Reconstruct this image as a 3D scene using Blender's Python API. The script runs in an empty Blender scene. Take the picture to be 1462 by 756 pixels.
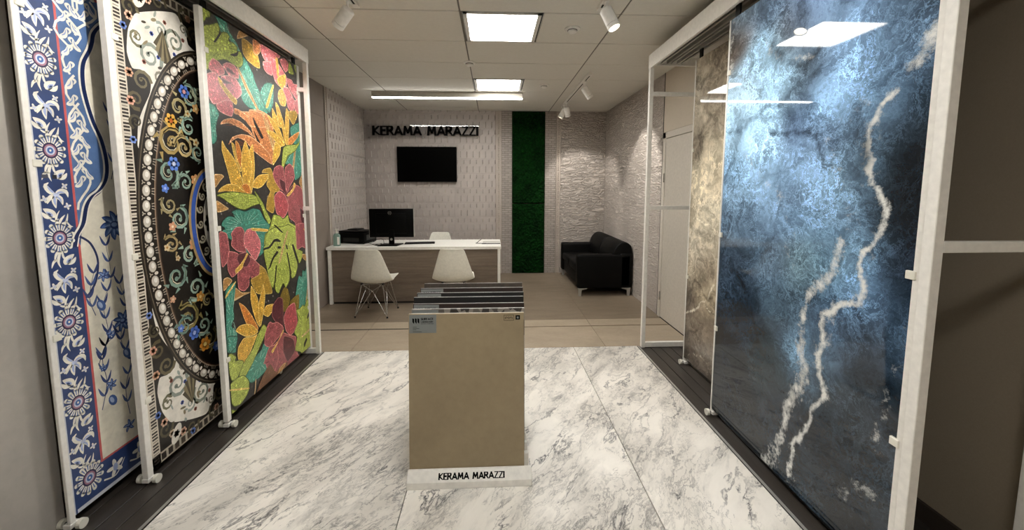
import bpy, bmesh, math, random
import numpy as np
from mathutils import Vector, Matrix, geometry
D = bpy.data; S = bpy.context.scene; COL = S.collection
random.seed(7); rng = np.random.default_rng(7)

# ------------------------------------------------------------------ camera
cd = D.cameras.new('camera'); cam = D.objects.new('camera', cd); COL.objects.link(cam)
cd.sensor_width = 36.0; cd.lens = 36.0 * 560 / 1462; cd.shift_x = 0.0; cd.shift_y = -58 / 1462
cd.clip_start = 0.05
_y = Vector((704 - 731, 266.3 - 320, 560)).normalized()
_u = Vector((math.sin(-.004), -1, 0)); _u = (_u - _u.dot(_y) * _y).normalized()
_x = _y.cross(_u)
R_ = Matrix((_x, _y, _u))                       # rows: room axes seen in camera (right, down, forward)
Mw = Matrix.Identity(4)
for r in range(3):
    Mw[r][0] = R_[r][0]; Mw[r][1] = -R_[r][1]; Mw[r][2] = -R_[r][2]
Mw.translation = Vector((0, 0, 1.52))
cam.matrix_world = Mw
S.camera = cam
# ------------------------------------------------------------------ world, exposure
w = D.worlds.new('world'); S.world = w; w.use_nodes = True
w.node_tree.nodes['Background'].inputs[0].default_value = (.9, .93, 1, 1)
w.node_tree.nodes['Background'].inputs[1].default_value = .05
S.view_settings.view_transform = 'Standard'; S.view_settings.look = 'None'
S.view_settings.gamma = 1.0; S.view_settings.use_curve_mapping = False
S.view_settings.exposure = EXPO = 1.22
PANEL_L = 13.0; LINE_L = 14.0; SPOT_W = 17.0

# ------------------------------------------------------------------ materials
def srgb(h):
    if isinstance(h, str): h = [int(h[i:i + 2], 16) / 255 for i in (0, 2, 4)]
    return tuple((c / 12.92 if c <= .04045 else ((c + .055) / 1.055) ** 2.4) for c in h)
class NT:
    def __init__(s, name):
        s.m = D.materials.new(name); s.m.use_nodes = True; s.t = s.m.node_tree; s.n = s.t.nodes
        s.b = s.n['Principled BSDF']
    def new(s, ty, **kw):
        n = s.n.new(ty)
        for k, v in kw.items(): setattr(n, k, v)
        return n
    def link(s, a, b): s.t.links.new(a, b)
    def set(s, n, **kw):
        for k, v in kw.items(): n.inputs[k.replace('_', ' ')].default_value = v
    def coord(s, scale=(1, 1, 1), rot=(0, 0, 0), kind='Object', rnd=False):
        tc = s.new('ShaderNodeTexCoord'); mp = s.new('ShaderNodeMapping')
        mp.inputs['Scale'].default_value = scale; mp.inputs['Rotation'].default_value = rot
        src = tc.outputs[kind]
        if rnd:
            oi = s.new('ShaderNodeObjectInfo'); va = s.new('ShaderNodeVectorMath', operation='MULTIPLY_ADD')
            cx = s.new('ShaderNodeCombineXYZ')
            for i in range(3): s.link(oi.outputs['Random'], cx.inputs[i])
            va.inputs[1].default_value = (13.1, 7.7, 3.3)
            s.link(cx.outputs[0], va.inputs[0]); s.link(src, va.inputs[2]); src = va.outputs[0]
        s.link(src, mp.inputs[0]); return mp.outputs[0]
    def noise(s, vec, scale, detail=4, rough=.5, dist=0):
        n = s.new('ShaderNodeTexNoise'); s.link(vec, n.inputs['Vector'])
        n.inputs['Scale'].default_value = scale; n.inputs['Detail'].default_value = detail
        n.inputs['Roughness'].default_value = rough; n.inputs['Distortion'].default_value = dist
        return n
    def ramp(s, fac, stops):
        r = s.new('ShaderNodeValToRGB'); s.link(fac, r.inputs[0]); e = r.color_ramp.elements
        while len(e) < len(stops): e.new(.5)
        for q, (p, c) in zip(e, stops):
            q.position = p; q.color = (*c, 1) if len(c) == 3 else c
        return r.outputs[0]
    def mix(s, fac, a, b, mode='MIX'):
        m = s.new('ShaderNodeMix', data_type='RGBA', blend_type=mode)
        for i, v in ((0, fac), (6, a), (7, b)):
            if hasattr(v, 'links'): s.link(v, m.inputs[i])
            elif i == 0: m.inputs[0].default_value = v
            else: m.inputs[i].default_value = (*v, 1)
        return m.outputs[2]
    def math(s, op, a, b=0.0, c=None):
        m = s.new('ShaderNodeMath', operation=op)
        for i, v in enumerate((a, b) if c is None else (a, b, c)):
            if hasattr(v, 'links'): s.link(v, m.inputs[i])
            else: m.inputs[i].default_value = v
        return m.outputs[0]
    def bump(s, h, strength=.3, dist=.01):
        b = s.new('ShaderNodeBump'); s.link(h, b.inputs['Height'])
        b.inputs['Strength'].default_value = strength; b.inputs['Distance'].default_value = dist
        s.link(b.outputs[0], s.b.inputs['Normal']); return b
G3 = lambda v: (v, v, v)
def plain(name, hexc, rough=.5, metal=0, spec=.5, var=.06, scale=40, bump=0):
    t = NT(name); c = srgb(hexc); v = t.coord()
    n = t.noise(v, scale, 3)
    col = t.ramp(n.outputs[0], [(.3, tuple(x * (1 - var) for x in c)), (.7, tuple(min(1, x * (1 + var)) for x in c))])
    t.link(col, t.b.inputs['Base Color'])
    t.set(t.b, Roughness=rough, Metallic=metal); t.b.inputs['Specular IOR Level'].default_value = spec
    if bump: t.bump(n.outputs[0], bump, .002)
    return t.m
def emis(name, col, k):
    t = NT(name); t.set(t.b, Base_Color=(.8, .8, .8, 1), Emission_Color=(*col, 1), Emission_Strength=k); return t.m
def glassy(name, col, rough=.05, ior=1.45, trans=1):
    t = NT(name); t.set(t.b, Base_Color=(*col, 1), Roughness=rough, IOR=ior, Transmission_Weight=trans); return t.m
M = {}
M['white'] = plain('white powder coated metal', 'e9e6df', .4)
M['white_lac'] = plain('white laminate', 'e9e6de', .35)
M['plastic'] = plain('white moulded plastic', 'e2dfd2', .35)
M['alu'] = plain('brushed aluminium', 'b4b2ac', .35, .6)
M['chrome'] = plain('chrome', 'c8c8c6', .15, 1)
M['black'] = plain('black plastic', '020202', .45, spec=.1)
M['blackgloss'] = plain('black screen glass', '010101', .3, spec=.06)
M['rubber'] = plain('black rubber', '0a0a0a', .7)
M['dark'] = plain('dark gap', '15130f', .8)
M['letter'] = plain('black letter acrylic', '050506', .75, spec=.1)
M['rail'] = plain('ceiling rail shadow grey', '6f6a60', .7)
M['lamphousing'] = plain('grey painted lamp housing', 'a9a498', .5)
M['wallpaint'] = plain('beige wall paint', 'c4b9a8', .8, var=.02)
M['brownwall'] = plain('taupe wall paint', '9c8f7c', .85, var=.04, scale=160, bump=.2)
M['doorwhite'] = plain('white door laminate', 'c9c2b6', .45)
M['skirt'] = plain('dark skirting', '3a3029', .6)
M['led'] = emis('panel light diffuser', (1, .98, .94), PANEL_L)
M['ledline'] = emis('linear lamp diffuser', (1, .985, .95), LINE_L)
M['lens'] = emis('spot lamp lens', (1, .9, .7), 10)
M['acrylic'] = None
def m_acrylic():
    t = NT('clear acrylic'); tr = t.new('ShaderNodeBsdfTransparent'); gl = t.new('ShaderNodeBsdfGlossy'); gl.inputs['Roughness'].default_value = .01
    tr.inputs[0].default_value = (.97, .97, .97, 1); fr = t.new('ShaderNodeFresnel'); fr.inputs[0].default_value = 1.49; mx = t.new('ShaderNodeMixShader')
    t.link(fr.outputs[0], mx.inputs[0]); t.link(tr.outputs[0], mx.inputs[1]); t.link(gl.outputs[0], mx.inputs[2]); t.link(mx.outputs[0], t.n['Material Output'].inputs[0]); return t.m
M['acrylic'] = m_acrylic()
M['gel'] = glassy('green hand gel', srgb('b4d4c8'), .25, 1.4, .55)
def m_marble():
    t = NT('white marble with grey veins'); v0 = t.coord(rnd=True); vr = t.new('ShaderNodeVectorRotate', rotation_type='Z_AXIS'); vr.inputs['Angle'].default_value = -.95; t.link(v0, vr.inputs[0])
    mp = t.new('ShaderNodeMapping'); mp.inputs['Scale'].default_value = (.85, 2.0, 1); t.link(vr.outputs[0], mp.inputs[0]); v = mp.outputs[0]
    w1 = t.noise(v, 1.6, 6, .6, .4)
    warp = t.new('ShaderNodeVectorMath', operation='MULTIPLY_ADD'); t.link(w1.outputs['Color'], warp.inputs[0])
    warp.inputs[1].default_value = (.45, .45, .45); t.link(v, warp.inputs[2]); vv = warp.outputs[0]
    def vein(scale, wid, det=6):
        n = t.noise(vv, scale, det, .6, .2); a = t.math('ABSOLUTE', t.math('SUBTRACT', n.outputs[0], .5))
        return t.ramp(a, [(0, G3(1)), (wid * .35, G3(.5)), (wid, G3(0))])
    mask = t.ramp(t.noise(vv, 1.5, 4).outputs[0], [(.44, G3(.0)), (.6, G3(1))])
    mask2 = t.ramp(t.noise(v, 3.2, 4).outputs[0], [(.42, G3(.08)), (.6, G3(1))])
    mask3 = t.ramp(t.noise(v, 6.2, 3).outputs[0], [(.45, G3(0)), (.62, G3(1))])
    a = t.math('MULTIPLY', vein(1.9, .02), mask2); b = t.math('MULTIPLY', vein(5.2, .026), mask)
    c = t.math('MULTIPLY', vein(12, .03, 9), t.math('MULTIPLY', mask, mask3)); d = t.math('MULTIPLY', vein(3.1, .008), .5)
    s1 = t.math('MAXIMUM', t.math('MAXIMUM', t.math('MULTIPLY', a, .95), t.math('MULTIPLY', b, .75)), t.math('MAXIMUM', t.math('MULTIPLY', c, .8), d))
    cloud = t.ramp(t.noise(vv, 2.4, 7, .68).outputs[0], [(.36, srgb('f8f3ea')), (.54, srgb('f0ebe2')), (.64, srgb('d8d4cc')), (.75, srgb('c2bfba'))])
    cl2 = t.mix(t.math('MULTIPLY', mask, .35), cloud, srgb('a9a6a2'), 'MULTIPLY')
    col = t.mix(s1, cl2, srgb('3c3c42'))
    t.link(col, t.b.inputs['Base Color']); t.set(t.b, Roughness=.3)
    return t.m
M['marble'] = m_marble()
def m_tile(name, h1, h2, scale, rough=.5, stretch=(1, 1, 1)):
    t = NT(name); v = t.coord(rnd=True, scale=stretch)
    n = t.noise(v, scale, 8, .65, .3); n2 = t.noise(v, scale * 12, 4, .6)
    c = t.mix(.35, t.ramp(n.outputs[0], [(.3, srgb(h1)), (.7, srgb(h2))]), t.ramp(n2.outputs[0], [(.3, srgb(h1)), (.7, srgb(h2))]))
    t.link(c, t.b.inputs['Base Color']); t.set(t.b, Roughness=rough); t.bump(n2.outputs[0], .1, .002); return t.m
M['beige_tile'] = m_tile('beige stone tile', '9a8b77', 'b3a48f', 3, .45, (1, 2, 1))
M['brown_tile'] = m_tile('brown stone tile', '6f6252', '8a7b69', 3, .5, (1, 3, 1))
M['deck'] = m_tile('dark grey deck board', '2b2724', '433d38', 5, .38, (8, .6, 1))
M['woodpanel'] = m_tile('taupe wood decor', '5c5044', '877868', 4, .55, (.6, 1, 9))
M['ceiltile'] = m_tile('ceiling board', 'dad6cc', 'e3dfd5', 30, .9)
M['greyslab'] = m_tile('grey stone slab', 'a19c95', 'bab4ac', 1.6, .5)
M['samplebeige'] = m_tile('beige sample tile', '8f7f64', 'a39375', 2.5, .5)
M['sampledark'] = m_tile('black sample tile', '060606', '100f0e', 6, .6)
M['samplebrown'] = m_tile('brown sample tile', '1a120d', '30201a', 8, .5)
M['samplewood'] = m_tile('grey wood sample tile', '302a25', '544a40', 8, .5, (3, 1, 1))
def m_greyveined():
    t = NT('terrazzo sample tile'); v = t.coord(scale=(1.4, 1, 1))
    vo = t.new('ShaderNodeTexVoronoi', feature='F1'); t.link(v, vo.inputs['Vector']); vo.inputs['Scale'].default_value = 22
    sep = t.new('ShaderNodeSeparateColor'); t.link(vo.outputs['Color'], sep.inputs[0])
    t.link(t.ramp(sep.outputs[0], [(.35, srgb('8b857c')), (.5, srgb('6b655c')), (.75, srgb('322d29'))]), t.b.inputs['Base Color'])
    return t.m
M['terrazzo'] = m_greyveined()
M['labelgrey'] = plain('grey printed label', '7d817f', .6, var=.02)
def m_relief(name, h1, h2, kind, rough=.6):
    t = NT(name)
    if kind == 'wave':
        v = t.coord(rnd=True, scale=(1, 1, 3.6)); n = t.noise(v, 6.5, 2, .5, 1.3); hgt = n.outputs[0]
        v2 = t.coord(scale=(1, 1, 1)); g = t.noise(v2, 120, 3)
        hh = t.math('ABSOLUTE', t.math('SUBTRACT', hgt, .5)); hh = t.math('MINIMUM', hh, .10); t.bump(hh, 1.0, .16)
    elif kind == 'brick':
        v = t.coord(); tc = t.new('ShaderNodeVectorRotate', rotation_type='X_AXIS'); tc.inputs['Angle'].default_value = -math.pi / 2
        t.link(v, tc.inputs[0]); b = t.new('ShaderNodeTexBrick'); t.link(tc.outputs[0], b.inputs['Vector'])
        t.set(b, Scale=1.0, Mortar_Size=.0035, Brick_Width=.11, Row_Height=.036); b.inputs['Color1'].default_value = (.4, .4, .4, 1)
        b.inputs['Color2'].default_value = (1, 1, 1, 1); b.inputs['Mortar'].default_value = (0, 0, 0, 1)
        sp = t.new('ShaderNodeSeparateColor'); t.link(b.outputs['Color'], sp.inputs[0]); t.bump(sp.outputs[0], 1, .03); hgt = sp.outputs[0]
    else:
        v = t.coord(); n = t.noise(v, 60, 4); hgt = n.outputs[0]; t.bump(hgt, .2, .003)
    v3 = t.coord(rnd=True); n3 = t.noise(v3, 2.5, 6, .6); cc = t.ramp(n3.outputs[0], [(.3, srgb(h1)), (.7, srgb(h2))])
    if kind == 'brick': cc = t.mix(1.0, cc, t.ramp(hgt, [(0, G3(.45)), (.4, G3(.85)), (1, G3(1.05))]), 'MULTIPLY')
    t.link(cc, t.b.inputs['Base Color']); t.set(t.b, Roughness=rough); return t.m
M['hex'] = m_relief('taupe ribbon relief tile', 'aea59e', 'bdb4ad', 'fine', .38)
M['wave'] = m_relief('taupe wave relief tile', 'b9afa6', 'c9bfb6', 'wave', .5)
M['brick'] = m_relief('split stone strip tile', 'a59b92', 'b7ada5', 'brick')
M['bead'] = m_relief('beaded border tile', 'aca196', 'bdb2a7', 'fine')
M['plainstone'] = m_relief('plain taupe tile', '7d7167', '8c8076', 'fine')
def m_moss():
    t = NT('green moss'); v = t.coord(); n = t.noise(v, 26, 8, .7); n2 = t.noise(v, 5, 4)
    c = t.mix(.5, t.ramp(n.outputs[0], [(.35, srgb('010a04')), (.55, srgb('052808')), (.75, srgb('1a5a18'))]), t.ramp(n2.outputs[0], [(.3, srgb('031405')), (.7, srgb('0d3a10'))]))
    t.link(c, t.b.inputs['Base Color']); t.set(t.b, Roughness=.95); t.b.inputs['Specular IOR Level'].default_value = .1; t.bump(n.outputs[0], .8, .02); return t.m
M['moss'] = m_moss()
def m_leather():
    t = NT('black leather'); v = t.coord(); vo = t.new('ShaderNodeTexVoronoi'); t.link(v, vo.inputs['Vector']); vo.inputs['Scale'].default_value = 160
    n = t.noise(v, 6, 3); t.link(t.ramp(n.outputs[0], [(.3, srgb('020202')), (.7, srgb('050505'))]), t.b.inputs['Base Color'])
    t.set(t.b, Roughness=.55); t.b.inputs['Specular IOR Level'].default_value = .15; t.bump(vo.outputs[0], .15, .002); return t.m
M['leather'] = m_leather()
def m_print(name, mosaic=False, rough=.3):
    t = NT(name); a = t.new('ShaderNodeVertexColor', layer_name='Col'); v = t.coord()
    col = a.outputs[0]
    if mosaic:
        vo = t.new('ShaderNodeTexVoronoi', feature='F1'); t.link(v, vo.inputs['Vector']); vo.inputs['Scale'].default_value = 66; vo.inputs['Randomness'].default_value = .55
        sp = t.new('ShaderNodeSeparateColor'); t.link(vo.outputs['Color'], sp.inputs[0])
        k = t.ramp(sp.outputs[0], [(0, G3(.85)), (.5, G3(1.12)), (.88, G3(1.25)), (.93, G3(1.65)), (1, G3(1.9))])
        col = t.mix(1.0, col, k, 'MULTIPLY')
        ve = t.new('ShaderNodeTexVoronoi', feature='DISTANCE_TO_EDGE'); t.link(v, ve.inputs['Vector']); ve.inputs['Scale'].default_value = 66; ve.inputs['Randomness'].default_value = .55
        g = t.ramp(ve.outputs[0], [(.04, G3(1)), (.1, G3(0))]); col = t.mix(t.math('MULTIPLY', g, .45), col, srgb('2a2623'))
    else:
        n = t.noise(v, 14, 6, .6); k = t.ramp(n.outputs[0], [(.3, G3(.82)), (.7, G3(1.15))]); col = t.mix(1.0, col, k, 'MULTIPLY')
    t.link(col, t.b.inputs['Base Color']); t.set(t.b, Roughness=rough); return t.m
M['mosaicprint'] = m_print('printed mosaic slab face', True, .3)
M['print'] = m_print('printed ceramic slab face', False, .35)
def m_onyx(name, kind):
    t = NT(name); a = t.new('ShaderNodeVertexColor', layer_name='Col'); f = t.new('ShaderNodeVertexColor', layer_name='Mask')
    sp = t.new('ShaderNodeSeparateColor'); t.link(f.outputs[0], sp.inputs[0]); v = t.coord()
    w1 = t.noise(v, 3.2, 6, .62)
    warp = t.new('ShaderNodeVectorMath', operation='MULTIPLY_ADD'); t.link(w1.outputs['Color'], warp.inputs[0])
    warp.inputs[1].default_value = (.35, .35, .35); t.link(v, warp.inputs[2]); vv = warp.outputs[0]
    n = t.noise(vv, 6, 12, .7, .6); k = t.ramp(n.outputs[0], [(.3, G3(.38)), (.5, G3(.9)), (.7, G3(1.75))])
    col = t.mix(1.0, a.outputs[0], k, 'MULTIPLY'); base = col
    def web(scale, wid, amt, gain, mask, vor=False):
        nonlocal col
        if vor:
            vo = t.new('ShaderNodeTexVoronoi', feature='DISTANCE_TO_EDGE'); t.link(vv, vo.inputs['Vector']); vo.inputs['Scale'].default_value = scale; d = vo.outputs[0]
        else:
            nn = t.noise(vv, scale, 9, .68, .4); d = t.math('ABSOLUTE', t.math('SUBTRACT', nn.outputs[0], .5))
        r = t.ramp(d, [(0, G3(1)), (wid, G3(0))]); m = t.ramp(t.noise(v, 3.3, 4).outputs[0], mask)
        tgt = t.mix(1.0, a.outputs[0], G3(gain), 'MULTIPLY'); col = t.mix(t.math('MULTIPLY', t.math('MULTIPLY', r, amt), m), col, tgt)
    if kind == 'blue':
        web(20, .07, .5, 3.2, [(.42, G3(.05)), (.62, G3(1))], True); web(6, .012, .9, 4.2, [(.4, G3(.1)), (.6, G3(1))]); web(13, .018, .65, 3.4, [(.35, G3(0)), (.65, G3(1))])
        web(2.6, .02, .55, .3, [(.4, G3(1)), (.6, G3(.1))])
        foamc = srgb('e4e6e0'); darkc = srgb('10161e')
    else:
        web(4, .03, .7, 2.0, [(.4, G3(.1)), (.6, G3(1))]); web(2.6, .03, .8, .22, [(.35, G3(1)), (.6, G3(.1))])
        foamc = srgb('eadfbe'); darkc = srgb('33281d')
    fn = t.noise(v, 55, 10, .85); f2 = t.noise(v, 14, 4, .6)
    thr = t.math('ADD', t.math('ADD', sp.outputs[0], t.math('MULTIPLY', t.math('SUBTRACT', fn.outputs[0], .5), 1.9)), t.math('MULTIPLY', t.math('SUBTRACT', f2.outputs[0], .5), 1.6))
    fm = t.ramp(thr, [(.42, G3(0)), (1.0, G3(1))]); fm = t.math('MULTIPLY', fm, t.math('MINIMUM', t.math('MULTIPLY', sp.outputs[0], 3.5), 1.0))
    col = t.mix(fm, col, foamc); dk = t.math('MULTIPLY', sp.outputs[1], t.ramp(f2.outputs[0], [(.3, G3(.2)), (.55, G3(1))]))
    col = t.mix(dk, col, darkc)
    hs = t.new('ShaderNodeHueSaturation'); hs.inputs['Saturation'].default_value = .7 if kind == 'blue' else .66; hs.inputs['Hue'].default_value = .487 if kind == 'blue' else .5; hs.inputs['Value'].default_value = 1.0 if kind == 'blue' else 1.25; t.link(col, hs.inputs['Color']); col = hs.outputs[0]
    t.link(col, t.b.inputs['Base Color']); t.set(t.b, Roughness=.03); t.b.inputs['Specular IOR Level'].default_value = .5
    return t.m
M['blueonyx'] = m_onyx('blue onyx slab', 'blue'); M['beigeonyx'] = m_onyx('beige onyx slab', 'beige')

# ------------------------------------------------------------------ mesh helpers
class MB:
    def __init__(s): s.v = []; s.f = []
    def add(s, vs, fs):
        o = len(s.v); s.v += [tuple(p) for p in vs]; s.f += [tuple(i + o for i in f) for f in fs]; return s
    def box(s, x0, x1, y0, y1, z0, z1):
        return s.add([(x0, y0, z0), (x1, y0, z0), (x1, y1, z0), (x0, y1, z0), (x0, y0, z1), (x1, y0, z1), (x1, y1, z1), (x0, y1, z1)],
                     [(0, 3, 2, 1), (4, 5, 6, 7), (0, 1, 5, 4), (1, 2, 6, 5), (2, 3, 7, 6), (3, 0, 4, 7)])
    def tube(s, p, q, r, n=10, r2=None):
        p, q = Vector(p), Vector(q); d = (q - p).normalized(); a = d.orthogonal().normalized(); b = d.cross(a); r2 = r if r2 is None else r2
        vs = []
        for c, rr in ((p, r), (q, r2)):
            vs += [c + a * rr * math.cos(2 * math.pi * i / n) + b * rr * math.sin(2 * math.pi * i / n) for i in range(n)]
        fs = [(i, (i + 1) % n, n + (i + 1) % n, n + i) for i in range(n)] + [tuple(range(n - 1, -1, -1)), tuple(range(n, 2 * n))]
        return s.add(vs, fs)
    def path(s, pts, r, n=8):
        for a, b in zip(pts, pts[1:]): s.tube(a, b, r, n)
        return s
    def lathe(s, prof, c=(0, 0, 0), n=20, axis=Vector((0, 0, 1))):
        q = Vector((0, 0, 1)).rotation_difference(axis); vs = []
        for r, z in prof:
            vs += [Vector(c) + q @ Vector((r * math.cos(2 * math.pi * i / n), r * math.sin(2 * math.pi * i / n), z)) for i in range(n)]
        fs = []
        for k in range(len(prof) - 1):
            for i in range(n): fs.append((k * n + i, k * n + (i + 1) % n, (k + 1) * n + (i + 1) % n, (k + 1) * n + i))
        fs += [tuple(range(n - 1, -1, -1)), tuple(range((len(prof) - 1) * n, len(prof) * n))]
        return s.add(vs, fs)
    def prism(s, pts, fn, d0, d1):     # polygon pts (a,b) mapped by fn(a,b,d)
        n = len(pts); vs = [fn(a, b, d0) for a, b in pts] + [fn(a, b, d1) for a, b in pts]
        return s.add(vs, [tuple(range(n - 1, -1, -1)), tuple(range(n, 2 * n))] + [(i, (i + 1) % n, n + (i + 1) % n, n + i) for i in range(n)])
    def mesh(s, name): 
        me = D.meshes.new(name); me.from_pydata(s.v, [], s.f); me.update(); return me
    def build(s, name, mat, parent=None, bevel=0, seg=1, smooth=False, loc=None):
        me = s.mesh(name)
        bm = bmesh.new(); bm.from_mesh(me)
        if bevel:
            es = [e for e in bm.edges if len(e.link_faces) == 2 and e.calc_face_angle(0) > .6]
            bmesh.ops.bevel(bm, geom=es, offset=bevel, segments=seg, profile=.5, affect='EDGES', clamp_overlap=True)
        bmesh.ops.recalc_face_normals(bm, faces=bm.faces); bm.to_mesh(me); bm.free()
        if smooth:
            for p in me.polygons: p.use_smooth = True
            try: me.set_sharp_from_angle(angle=math.radians(40))
            except Exception: pass
        me.materials.append(mat); o = D.objects.new(name, me); COL.objects.link(o)
        if parent is not None: o.parent = parent
        if loc: o.location = loc
        return o
def inst(o, loc=None, parent='same', rot=None, label=None):
    c = o.copy(); COL.objects.link(c)
    if parent != 'same': c.parent = parent
    if loc is not None: c.location = loc
    if rot is not None: c.rotation_euler = rot
    if label: c['label'] = label
    return c
def tree_copy(o, parent=None):
    c = o.copy(); COL.objects.link(c); c.parent = parent
    for ch in list(o.children): tree_copy(ch, c)
    return c
def thing(name, label, cat, loc=(0, 0, 0), rz=0, group=None):
    o = D.objects.new(name, None); COL.objects.link(o); o.location = loc; o.rotation_euler = (0, 0, rz); o.empty_display_size = .1
    return tag(o, label, cat, group)
def tag(o, label, cat, group=None):
    o['label'] = label; o['category'] = cat
    if group: o['group'] = group
    return o
def struct(o): o['kind'] = 'structure'; return o
def rbox(b, name, mat, parent, r, seg=3): return b.build(name, mat, parent, bevel=r, seg=seg, smooth=True)

# stroke lettering (cap height 1); each glyph: width, list of polylines
_arc = lambda cx, cy, rx, ry, a0, a1, n=8: [(cx + rx * math.cos(math.radians(a0 + (a1 - a0) * i / n)), cy + ry * math.sin(math.radians(a0 + (a1 - a0) * i / n))) for i in range(n + 1)]
GL = {'K': (.62, [[(0, 0), (0, 1)], [(.55, 1), (.05, .5), (.6, 0)]]), 'E': (.46, [[(.46, 1), (0, 1), (0, 0), (.46, 0)], [(0, .52), (.4, .52)]]),
 'R': (.58, [[(0, 0), (0, 1), (.25, 1)] + _arc(.27, .75, .22, .25, 90, -90) + [(0, .5)], [(.28, .5), (.58, 0)]]),
 'A': (.74, [[(0, 0), (.37, 1), (.74, 0)], [(.14, .33), (.6, .33)]]), 'M': (.86, [[(.04, 0), (.14, 1), (.43, .3), (.72, 1), (.82, 0)]]),
 'Z': (.58, [[(0, 1), (.56, 1), (0, 0), (.58, 0)]]), 'I': (.04, [[(.02, 0), (.02, 1)]]), ' ': (.34, []),
 'S': (.5, [_arc(.25, .75, .22, .25, 30, 270) + _arc(.25, .25, .24, .25, 90, -150)]), 'U': (.58, [[(0, 1), (0, .3)] + _arc(.28, .28, .28, .28, 180, 360) + [(.56, 1)]]),
 'F': (.44, [[(.44, 1), (0, 1), (0, 0)], [(0, .52), (.38, .52)]]), 'C': (.6, [_arc(.36, .5, .36, .5, 50, 310, 12)]), 'L': (.42, [[(0, 1), (0, 0), (.42, 0)]]),
 'B': (.5, [[(0, 0), (0, 1), (.22, 1)] + _arc(.24, .76, .2, .24, 90, -90) + [(0, .52), (.24, .52)] + _arc(.26, .26, .22, .26, 90, -90) + [(0, 0)]]),
 'O': (.8, [_arc(.4, .5, .4, .5, 0, 360, 16)]), 'T': (.56, [[(0, 1), (.56, 1)], [(.28, 1), (.28, 0)]]), 'Y': (.6, [[(0, 1), (.3, .5), (.6, 1)], [(.3, .5), (.3, 0)]]),
 'D': (.6, [[(0, 0), (0, 1), (.2, 1)] + _arc(.22, .5, .36, .5, 90, -90) + [(0, 0)]]), 'N': (.6, [[(0, 0), (0, 1), (.6, 0), (.6, 1)]])}
def text_mb(txt, h, fn, sw=.19, gap=.2, d0=0, d1=.01, total=None):
    ws = [GL[c][0] for c in txt]; W = sum(ws) + gap * (len(txt) - 1) ; k = 1.0 if total is None else total / (W * h)
    out = []; x = 0
    for c, wd in zip(txt, ws):
        b = MB()
        for pl in GL[c][1]:
            for (ax, ay), (bx, by) in zip(pl, pl[1:]):
                ax, bx = ax * k, bx * k
                L = math.hypot(bx - ax, by - ay) or 1; ux, uy = (bx - ax) / L, (by - ay) / L; e = sw * .5; px, py = -uy * e, ux * e; ex, ey = ux * e * .55, uy * e * .55
                q = [(ax - ex + px, ay - ey + py), (ax - ex - px, ay - ey - py), (bx + ex - px, by + ey - py), (bx + ex + px, by + ey + py)]
                b.prism([((x * k + u) * h, min(1.0, max(0.0, v)) * h) for u, v in q], fn, d0, d1)
        if b.v: out.append((c, b))
        x += wd + gap
    return out

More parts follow.
